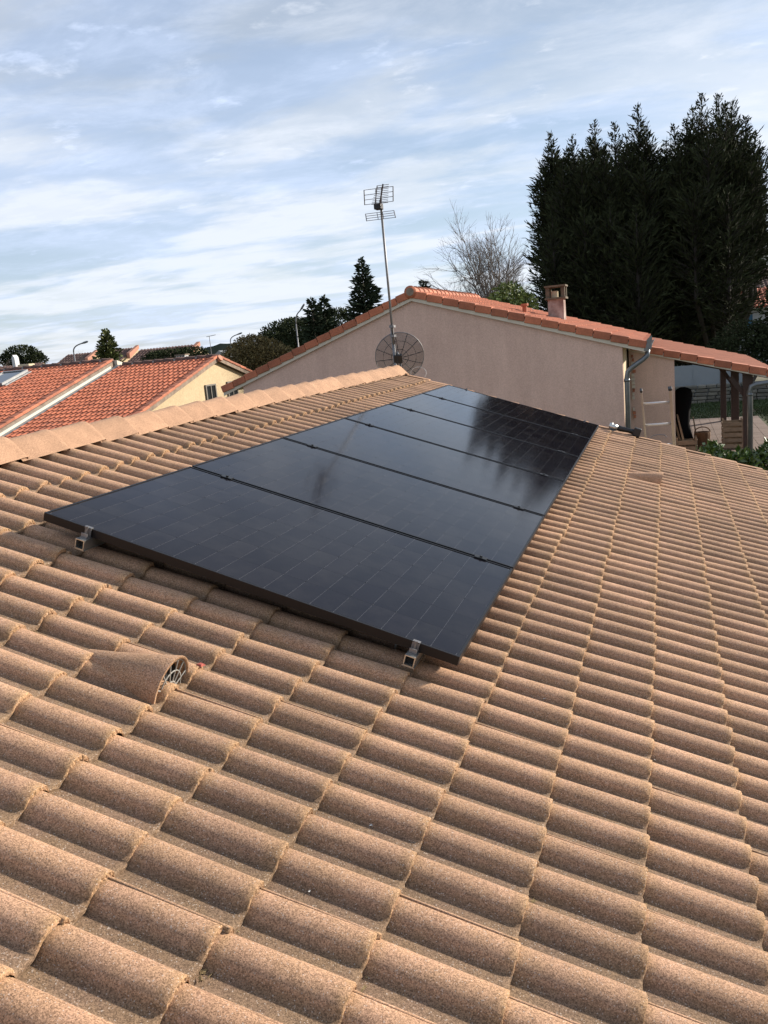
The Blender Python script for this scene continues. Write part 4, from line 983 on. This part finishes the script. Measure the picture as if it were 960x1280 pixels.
# three big cedars, several leaders each
def cedar(label, leaders, base, seed, trunk_r=0.28):
    r = random.Random(seed); lead = sorted(l[:2] for l in leaders if l[1] < 200)
    fill = []
    x = leaders[0][0] if 0 else min(l[0] for l in leaders) + 4
    while x < max(l[0] for l in leaders) - 3:
        near_ = min(lead, key=lambda q: abs(q[0] - x)); fill.append((x, max(near_[1], 158) + 14 + abs(near_[0] - x) * 0.9 + r.uniform(-6, 14), CY + r.uniform(-2, 2), r.uniform(1.2, 1.8))); x += r.uniform(7, 11)
    leaders = leaders + fill
    t = thing('cedar_tree', label, 'tree', (base[0], base[1], 0.9), 'tall dark conifers behind the beige gable house')
    V, Fq, Cc = [], [], []; tb_ = MB()
    for (px, py, Y, lmax) in leaders:
        p = px_at(px, py, Y)
        conifer_leader(V, Fq, Cc, r, p.x, p.y, (5.4 if px > 912 else 3.4) if px > 885 else (1.6 if len(V) < 9 or r.random() < 0.5 else p.z * 0.45), p.z, lmax, 44, asc=0.66, ln=0.36, wd=0.034, shape=0.34, TB=tb_, taper0=0.75)
        tb_.tube([(base[0], base[1], 0.85), (base[0] * .6 + p.x * .4, base[1] * .6 + p.y * .4, 2.2), (p.x, p.y, 5.0), (p.x, p.y, p.z)], [trunk_r * 0.6, trunk_r * 0.5, trunk_r * 0.4, 0.012], 6)
    tb_.build('trunk', M['darkbark'], t); finish(V, Fq, Cc, 'foliage', M['cedar'], t)
CY = 45.0
def cl(px, py, dy, l): return (px, py, CY + dy * 1.3, l)
cedar('dark cedar at the left of the tall conifer group, with several thin spires', [cl(688, 168, .5, 1.7), cl(715, 172, 1.5, 1.7), cl(743, 152, 0, 1.7), cl(768, 156, 1.5, 1.7), cl(703, 200, -1, 2.0), cl(680, 215, 0, 1.5), cl(728, 190, -1, 1.9), cl(755, 188, -1.5, 2.0), cl(690, 270, -2, 1.8), cl(730, 260, -2.3, 2.2), cl(762, 250, -2.5, 2.2)], (-1.0, CY), 11)
cedar('dark cedar in the middle of the tall conifer group beside the notch in the skyline', [cl(797, 133, 0, 1.7), cl(808, 162, -.5, 1.7), cl(822, 192, .5, 1.7), cl(783, 172, -1, 1.9), cl(812, 190, 1.5, 1.7), cl(775, 215, -1.5, 1.9), cl(805, 205, -2, 2.0), cl(826, 235, -1, 1.8), cl(795, 260, -3, 2.2)], (1.6, CY), 12)
cedar('tallest dark cedar at the right end of the conifer group', [cl(843, 158, 1, 1.6), cl(833, 178, 0, 1.7), cl(866, 136, .5, 1.6), cl(907, 132, -1, 1.7), cl(858, 150, -.5, 1.6), cl(877, 119, 0, 1.7), cl(898, 121, 1.5, 1.7), cl(915, 128, 0, 1.6), cl(932, 148, 1, 1.5), cl(943, 168, 0, 1.3), cl(918, 175, -1, 1.8), cl(850, 185, -1.5, 1.9), cl(885, 165, -1.8, 2.0), cl(938, 205, .5, 1.3), cl(835, 215, -1, 1.6), cl(868, 230, -2.6, 2.2), cl(910, 235, -2.6, 2.1), cl(930, 275, -1, 1.6)], (5.0, CY), 13)
def fir(label, tips, seed, mname='fir', group=None, dens=85, asc=0.12, zb=1.2, ln=0.42, wd=0.07, name='fir_tree', shape=0.95):
    r = random.Random(seed); p0 = px_at(tips[0][0], tips[0][1], tips[0][2])
    t = thing(name, label, 'tree', (p0.x, p0.y, 0.9), group); V, Fq, Cc = [], [], []; tb_ = MB()
    for (px, py, Y, lmax) in tips:
        p = px_at(px, py, Y); conifer_leader(V, Fq, Cc, r, p.x, p.y, zb, p.z, lmax, dens, asc=asc, ln=ln, wd=wd, shape=shape, ragged=0.45)
        tb_.tube([(p.x, p.y, 0.85), (p.x, p.y, p.z - 0.2)], [0.16, 0.02], 6)
    tb_.build('trunk', M['bark'], t); finish(V, Fq, Cc, 'foliage', M[mname], t); return t
fir('dark pointed fir left of the television mast', [(451, 324, 40, 2.3)], 21)
fir('twin topped blue green fir beside the curved street lamp', [(389, 374, 40, 1.55), (404, 372, 41, 1.7), (397, 385, 42, 1.6)], 22)
fir('small dark conifer tip just above the beige house ridge', [(529, 352, 46, 1.1)], 23, dens=110, shape=0.7)
fir('small yellow green conifer between the far brown roofs at left', [(131, 413, 36, 1.35)], 24, 'cypress', dens=120, asc=0.35, ln=0.24, wd=0.06, zb=2.5, shape=0.85)

def leaf_cloud(name, label, cat, blobs, mname, seed, dens=420, size=0.09, loc=None, group=None, twiggy=0.25, trunk=True):
    """crown of leaf blades spread through overlapping blobs"""
    r = random.Random(seed); c0 = blobs[0][0]; t = thing(name, label, cat, loc or (c0[0], c0[1], 0.9), group); V, Fq, Cc = [], [], []
    for (c, rx, ry, rz) in blobs:
        vol = rx * ry * rz; n_ = int(dens * (rx * rz + rx * ry + ry * rz) / 3 * 4)
        lump = [rvec(r) for _ in range(14)]
        for i in range(n_):
            d = rvec(r); rad_ = (r.random() ** 0.28); k_ = 1 + twiggy * (max(d.dot(l) for l in lump) - 0.8) * 1.6
            p = Vector((c[0] + d.x * rx * rad_ * k_, c[1] + d.y * ry * rad_ * k_, c[2] + d.z * rz * rad_ * k_))
            spray(V, Fq, Cc, r, p, (d + rvec(r) * 0.9).normalized(), size * r.uniform(0.7, 1.6), size * 0.3 * r.uniform(0.7, 1.3), r.uniform(0.55, 1.5))
    if trunk:
        tb_ = MB()
        for (c, rx, ry, rz) in blobs: tb_.tube([(t.location.x, t.location.y, 0.85), (c[0], c[1], c[2])], [0.10, 0.03], 6)
        tb_.build('trunk', M['bark'], t)
    finish(V, Fq, Cc, 'foliage', M[mname], t); return t
def blob(px, py, Y, rx, rz, ry=None): p = px_at(px, py, Y); return ((p.x, p.y, p.z), rx, ry or rx, rz)
leaf_cloud('bushy_tree', 'round russet green tree left of the curved street lamp', 'tree', [blob(322, 447, 36, 1.45, 1.05), blob(300, 450, 36.5, 0.95, 0.8), blob(343, 450, 35.5, 1.05, 0.75), blob(312, 440, 36.6, 0.9, 0.8)], 'olive', 31, dens=900, size=0.10)
leaf_cloud('shrub', 'fresh green shrub above the orange roof left of the cedars', 'shrub', [blob(636, 378, 27, 0.62, 0.62), blob(652, 384, 27.2, 0.5, 0.5), blob(622, 386, 27, 0.4, 0.4)], 'bush', 32, dens=700, size=0.12)
leaf_cloud('bushy_tree', 'dark round tree below the far white house at right', 'tree', [blob(930, 432, 36, 1.2, 1.0), blob(966, 432, 37, 1.2, 1.1), blob(905, 445, 35, 0.8, 0.8), blob(945, 422, 37, 0.7, 0.55)], 'darkleaf', 33, dens=700, size=0.10)
leaf_cloud('bushy_tree', 'unseen dark evergreen tree added outside the right edge to shade the lawn', 'tree', [((8.2, 37, 3.6), 2.0, 1.6, 2.6), ((10.8, 37.5, 3.4), 1.8, 1.6, 2.4)], 'darkleaf', 38, dens=260, size=0.18)  # out of view, added to cast shade on the lawn and fence
leaf_cloud('bushy_tree', 'unseen dark evergreen tree added farther outside the right edge for more shade', 'tree', [((13.5, 37.5, 3.9), 2.2, 1.8, 3.0), ((16.5, 37, 3.6), 2.0, 1.6, 2.7)], 'darkleaf', 39, dens=260, size=0.18)  # second added tree, unseen, carries that shade further along
leaf_cloud('bushy_tree', 'dark evergreen tree low on the skyline at far left', 'tree', [blob(28, 446, 60, 1.6, 0.95), blob(14, 450, 60, 0.9, 0.7), blob(44, 450, 60, 1.0, 0.6)], 'darkleaf', 34, dens=420, size=0.16)
leaf_cloud('hedge', 'dull green hedge in front of the far brown roofs', 'hedge', [blob(215, 446, 46, 1.5, 0.5), blob(240, 443, 46, 1.3, 0.42), blob(195, 448, 46, 0.9, 0.45)], 'darkleaf', 35, dens=500, size=0.12)
leaf_cloud('bushy_tree', 'dark tree mass behind the twin topped fir', 'tree', [blob(358, 424, 62, 2.2, 1.5), blob(345, 430, 60, 1.4, 1.0), blob(425, 405, 62, 1.8, 1.2), blob(372, 415, 64, 1.6, 1.2)], 'darkleaf', 36, dens=330, size=0.18)

# bare deciduous trees
def bare_tree(label, base, H, seed, spread=0.5, r0=0.14, levels=6, name='bare_tree', first=0.30, nmain=5, px=None):
    r = random.Random(seed); t = thing(name, label, 'tree', base); tr = MB(); tw = MB()
    def grow(p, d, L, rad_, lv):
        if lv and p.x + d.x * L > base[0] + 2.1: d = Vector((d.x * 0.2, d.y, abs(d.z) + 0.3)).normalized()
        pts = [p]; q = p; dd_ = d
        ns = 3 if lv < 3 else 2
        for i in range(ns):
            dd_ = (dd_ + rvec(r) * 0.20 + Vector((0, 0, 0.05 if lv < 2 else 0.0))).normalized(); q = q + dd_ * (L / ns); pts.append(q)
        rs = [rad_ * (1 - 0.45 * i / ns) for i in range(ns + 1)]
        (tr if lv < 3 else tw).tube(pts, rs, 6 if lv < 2 else (4 if lv < 3 else 3), cap=False)
        if lv >= levels or (lv and pts[-1].x > base[0] + 1.75): return
        n_ = r.choice((2, 3, 3, 4)) if lv else nmain
        for k in range(n_):
            i = r.randint(1, ns) if lv else ns - (k % 2)
            a = rvec(r); nd = (dd_ + a * spread * (1.0 if lv else 0.72) + Vector((0, 0, 0.10 if lv < 3 else 0.02))).normalized()
            grow(pts[i], nd, L * r.uniform(0.52, 0.78), rad_ * 0.52, lv + 1)
        if lv: grow(pts[-1], (dd_ + rvec(r) * 0.2).normalized(), L * 0.75, rad_ * 0.6, lv + 1)
    grow(Vector(base), Vector((0, 0, 1)), H * first, r0, 0)
    tr.build('trunk', M['twig'], t, fixn=False); stuff(tw.build('twigs', M['twig'], t, fixn=False)); return t
pb = px_at(606, 380, 33); bare_tree('wide bare winter tree between the beige roof and the cedars', (pb.x, 33, 0.9), 8.4, 41, spread=0.70, r0=0.15, levels=6, nmain=8, first=0.33)
pb = px_at(604, 380, 38); bare_tree('slim bare tree half hidden by the left edge of the cedars', (pb.x, 38, 0.9), 6.2, 49, spread=0.6, r0=0.13, levels=6, nmain=4, first=0.36)
pb = px_at(570, 380, 30); bare_tree('low bare shrubby tree left of the wide bare tree', (pb.x, 30, 0.9), 4.6, 44, spread=0.9, r0=0.08, levels=6, nmain=5, first=0.34)
pb = px_at(76, 450, 50); bare_tree('small bare tree beside the leftmost street lamp', (pb.x, 50, 0.9), 4.4, 45, spread=0.9, r0=0.08, levels=6, nmain=5, first=0.4)
pb = px_at(152, 450, 55); bare_tree('tiny bare tree right of the yellow green conifer', (pb.x, 55, 0.9), 4.0, 46, spread=0.8, r0=0.06, levels=5, nmain=5, first=0.42)
pb = px_at(4, 450, 52); bare_tree('bare tree cut by the left edge of the picture', (pb.x, 52, 0.9), 4.4, 47, spread=0.9, r0=0.08, levels=6, nmain=5, first=0.4)

# laurel hedge beyond the roof, right
r = random.Random(61)
hg = thing('hedge', 'glossy green laurel hedge behind the right end of the roof', 'hedge', (5, 9.6, 0.7)); V, Fq, Cc = [], [], []
for i in range(15000):
    x = r.uniform(2.62, 7.5); y = r.gauss(9.6, 0.30); top_ = 2.56 + 0.07 * math.sin(x * 7) + 0.05 * math.sin(x * 17 + 1) - max(0, (3.0 - x)) * 0.25
    z = top_ - abs(r.gauss(0, 0.28)) - 0.25 * ((y - 9.6) / 0.5) ** 2
    if r.random() < 0.25: z = r.uniform(0.8, top_)
    d = (rvec(r) + Vector((0, 0, 0.9))).normalized(); c_ = r.uniform(0.6, 1.5)
    spray(V, Fq, Cc, r, Vector((x, y, z)), d, r.uniform(0.07, 0.13), r.uniform(0.016, 0.026), c_)
finish(V, Fq, Cc, 'foliage', M['laurel'], hg)
b = MB()
for i in range(16):
    x = 2.8 + i * 0.3; b.tube([(x, 9.6, 0.7), (x + r.gauss(0, .08), 9.6 + r.gauss(0, .08), 1.6), (x + r.gauss(0, .12), 9.6 + r.gauss(0, .1), 2.35)], [0.025, 0.018, 0.006], 5)
b.build('stem', M['bark'], hg)

# ------------------------------------------------------------------ far houses and street lamps on the left
def far_house(label, pl, pr, Y, depth, rise, mroof, gable, seed, wall='yellow'):
    A = px_at(pl[0], pl[1], Y); B = px_at(pr[0], pr[1], Y); z = (A.z + B.z) / 2
    t = thing('house', label, 'house', ((A.x + B.x) / 2, Y, 0.9), 'far houses on the left skyline')
    dnv = Vector((0, -1, -0.42)).normalized(); L = depth / -dnv.y
    fl = roof_field((A.x, Y, z), (1, 0, 0), dnv, B.x - A.x, L, 0.3, 0.45, H=0.06, step=0.03, seed=seed, seg=4); stuff(fl.build('tile', M[mroof], t, fixn=False))
    zb = z - depth * 0.42
    b = MB(); b.prism([(Y, z - 0.03), (Y - depth, zb - 0.03), (Y - depth, 0.8), (Y + depth, 0.8), (Y + depth, zb - 0.03)], 'x', A.x + 0.1, B.x - 0.1); b.build('wall', M[wall], t)
    if gable:
        b = MB(); b.prism([(Y + 0.05, z + 0.22), (Y - depth * .45, zb + depth * 0.42 * .55 + 0.22), (Y - depth * .45, zb + depth * 0.42 * .55 - 0.28), (Y + 0.05, z - 0.1)], 'x', B.x - 0.02, B.x + 0.30); b.build('parapet', M['orangewall'], t)
    return t
far_house('far brown roofed house with an orange parapet left of the small conifer', (85, 444), (119, 440), 62, 3.5, 1, 'terra_dark', True, 51)
far_house('far brown roofed house with an orange parapet right of the small conifer', (140, 437), (170, 435), 66, 3.5, 1, 'terra_dark', True, 52)
far_house('widest far dark roof with an orange parapet above the hedge', (176, 438), (246, 430), 60, 4.0, 1, 'terra_dark', True, 53)
far_house('low far brown roof with pale walls at the left edge', (-20, 459), (56, 455), 50, 3.0, 1, 'terra_dark', False, 54)
b = MB(); p = px_at(33, 458, 44); b.box(p.x - 0.45, p.x + 0.45, 43.7, 44.3, 0.9, p.z + 0.15); tag(b.build('garden_wall', M['stucco_side'], bevel=0.03), 'short pale rendered wall end at far left skyline', 'wall')
p = px_at(19, 449, 45); b = MB(); b.prism([(p.x - .14, p.z - 1.6), (p.x + .14, p.z - 1.6), (p.x + .12, p.z + 0.1), (p.x, p.z + 0.28), (p.x - .12, p.z + 0.1)], 'y', 44.8, 45.2); tag(b.build('chimney_stack', M['white']), 'slim white chimney stack in front of the far left trees', 'chimney')
p = px_at(228, 448, 40); ch2 = thing('chimney_stack', 'short white chimney with a slotted cap behind the yellow gable house ridge', 'chimney', (p.x, 40, 0.9))
b = MB(); b.box(p.x - 0.30, p.x + 0.30, 39.8, 40.2, 0.9, p.z); b.build('shaft', M['white'], ch2)
for k in range(4): b = MB(); x = p.x - 0.28 + k * 0.17; b.box(x, x + 0.06, 39.8, 40.2, p.z, p.z + 0.17); b.build('cap_support', M['white'], ch2)
b = MB(); b.box(p.x - 0.34, p.x + 0.34, 39.75, 40.25, p.z + 0.17, p.z + 0.23); b.build('cap', M['dirty'], ch2)
p = px_at(281, 436, 55); far = thing('house', 'small grey roofed house left of the russet tree', 'house', (p.x, 55, 0.9), 'far houses on the left skyline')
b = MB(); b.prism([(p.x - 1.1, p.z - 0.9), (p.x, p.z - 0.1), (p.x + 1.5, p.z - 0.9)], 'y', 54, 57); b.build('roof', M['lead'], far)
b = MB(); b.box(p.x - 0.9, p.x + 1.3, 54.2, 56.8, 0.9, p.z - 0.9); b.build('wall', M['stucco_side'], far)

def street_lamp(label, pbase, ptop, phead, Y):
    B_ = px_at(*pbase, Y); T_ = px_at(*ptop, Y); H_ = px_at(*phead, Y); B_.x = T_.x * 0.5 + B_.x * 0.5
    t = thing('street_lamp', label, 'street lamp', (T_.x, Y, 0.9), 'street lamps on the skyline')
    b = MB(); b.tube([(T_.x, Y, 0.9), (T_.x, Y, T_.z)], [0.06, 0.04], 8); b.build('pole', M['galv'], t, smooth=True)
    b = MB(); P0 = Vector((T_.x, Y, T_.z)); P3 = H_; P1 = P0 + Vector((0, 0, (P3.z - P0.z) * 0.75)); P2 = P3 - (P3 - P0) * 0.35 + Vector((0, 0, 0.12))
    pts = [P0 * (1 - s) ** 3 + P1 * 3 * s * (1 - s) ** 2 + P2 * 3 * s * s * (1 - s) + P3 * s ** 3 for s in [k / 9 for k in range(10)]]
    b.tube(pts, 0.04, 6); b.build('arm', M['galv'], t, smooth=True)
    b = MB(); d = (P3 - P2).normalized(); b.tube([P3 - d * 0.05, P3 + d * 0.15, P3 + d * 0.36, P3 + d * 0.44], [0.04, 0.065, 0.06, 0.02], 8); b.build('lamp_head', M['zinc'], t, smooth=True)
street_lamp('curved arm street lamp standing left of the small conifer', (93, 455), (92, 440), (103, 429), 42)
street_lamp('tall curved street lamp beside the twin topped fir', (373, 435), (370, 405), (376, 387), 46)
street_lamp('street lamp with curved arm above the russet tree', (288, 432), (288, 427), (297, 418), 60)
p = px_at(262, 424, 70); t = thing('aerial', 'thin far television aerial on the skyline right of the dark roofs', 'aerial', (p.x, 70, 0.9))
b = MB(); b.tube([(p.x, 70, 0.9), (p.x, 70, p.z + 0.3)], 0.03, 5); b.build('pole', M['galv'], t)
b = MB(); b.tube([(p.x - 0.3, 70, p.z + 0.25), (p.x + 0.7, 70, p.z + 0.35)], 0.025, 5); b.build('boom', M['galv'], t)

# distant wooded horizon
b = MB(); r = random.Random(9)
for (x0, x1, y, h) in ((-260, 120, 190, 6.5), (-300, -60, 120, 4.3)):
    xs = np.linspace(x0, x1, 220); hs = [h * (0.75 + 0.25 * math.sin(x * 0.05) + 0.18 * math.sin(x * 0.31 + 1) + r.uniform(-.08, .08)) for x in xs]
    yy = [y + (x * x) * -0.0006 for x in xs]
    n_ = len(xs); vs = [(x, q, 0.5) for x, q in zip(xs, yy)] + [(x, q + 2, z_) for x, q, z_ in zip(xs, yy, hs)] + [(x, q + 12, 0.5) for x, q in zip(xs, yy)]
    b.add(vs, [(i, i + 1, n_ + i + 1, n_ + i) for i in range(n_ - 1)] + [(n_ + i, n_ + i + 1, 2 * n_ + i + 1, 2 * n_ + i) for i in range(n_ - 1)])
wd_ = b.build('distant_woods', mat('far_woodland', (0.05, 0.06, 0.04), rough=1.0, var=0.4, vscale=0.3)); tag(wd_, 'low dark line of distant woods along the horizon', 'woods'); stuff(wd_)
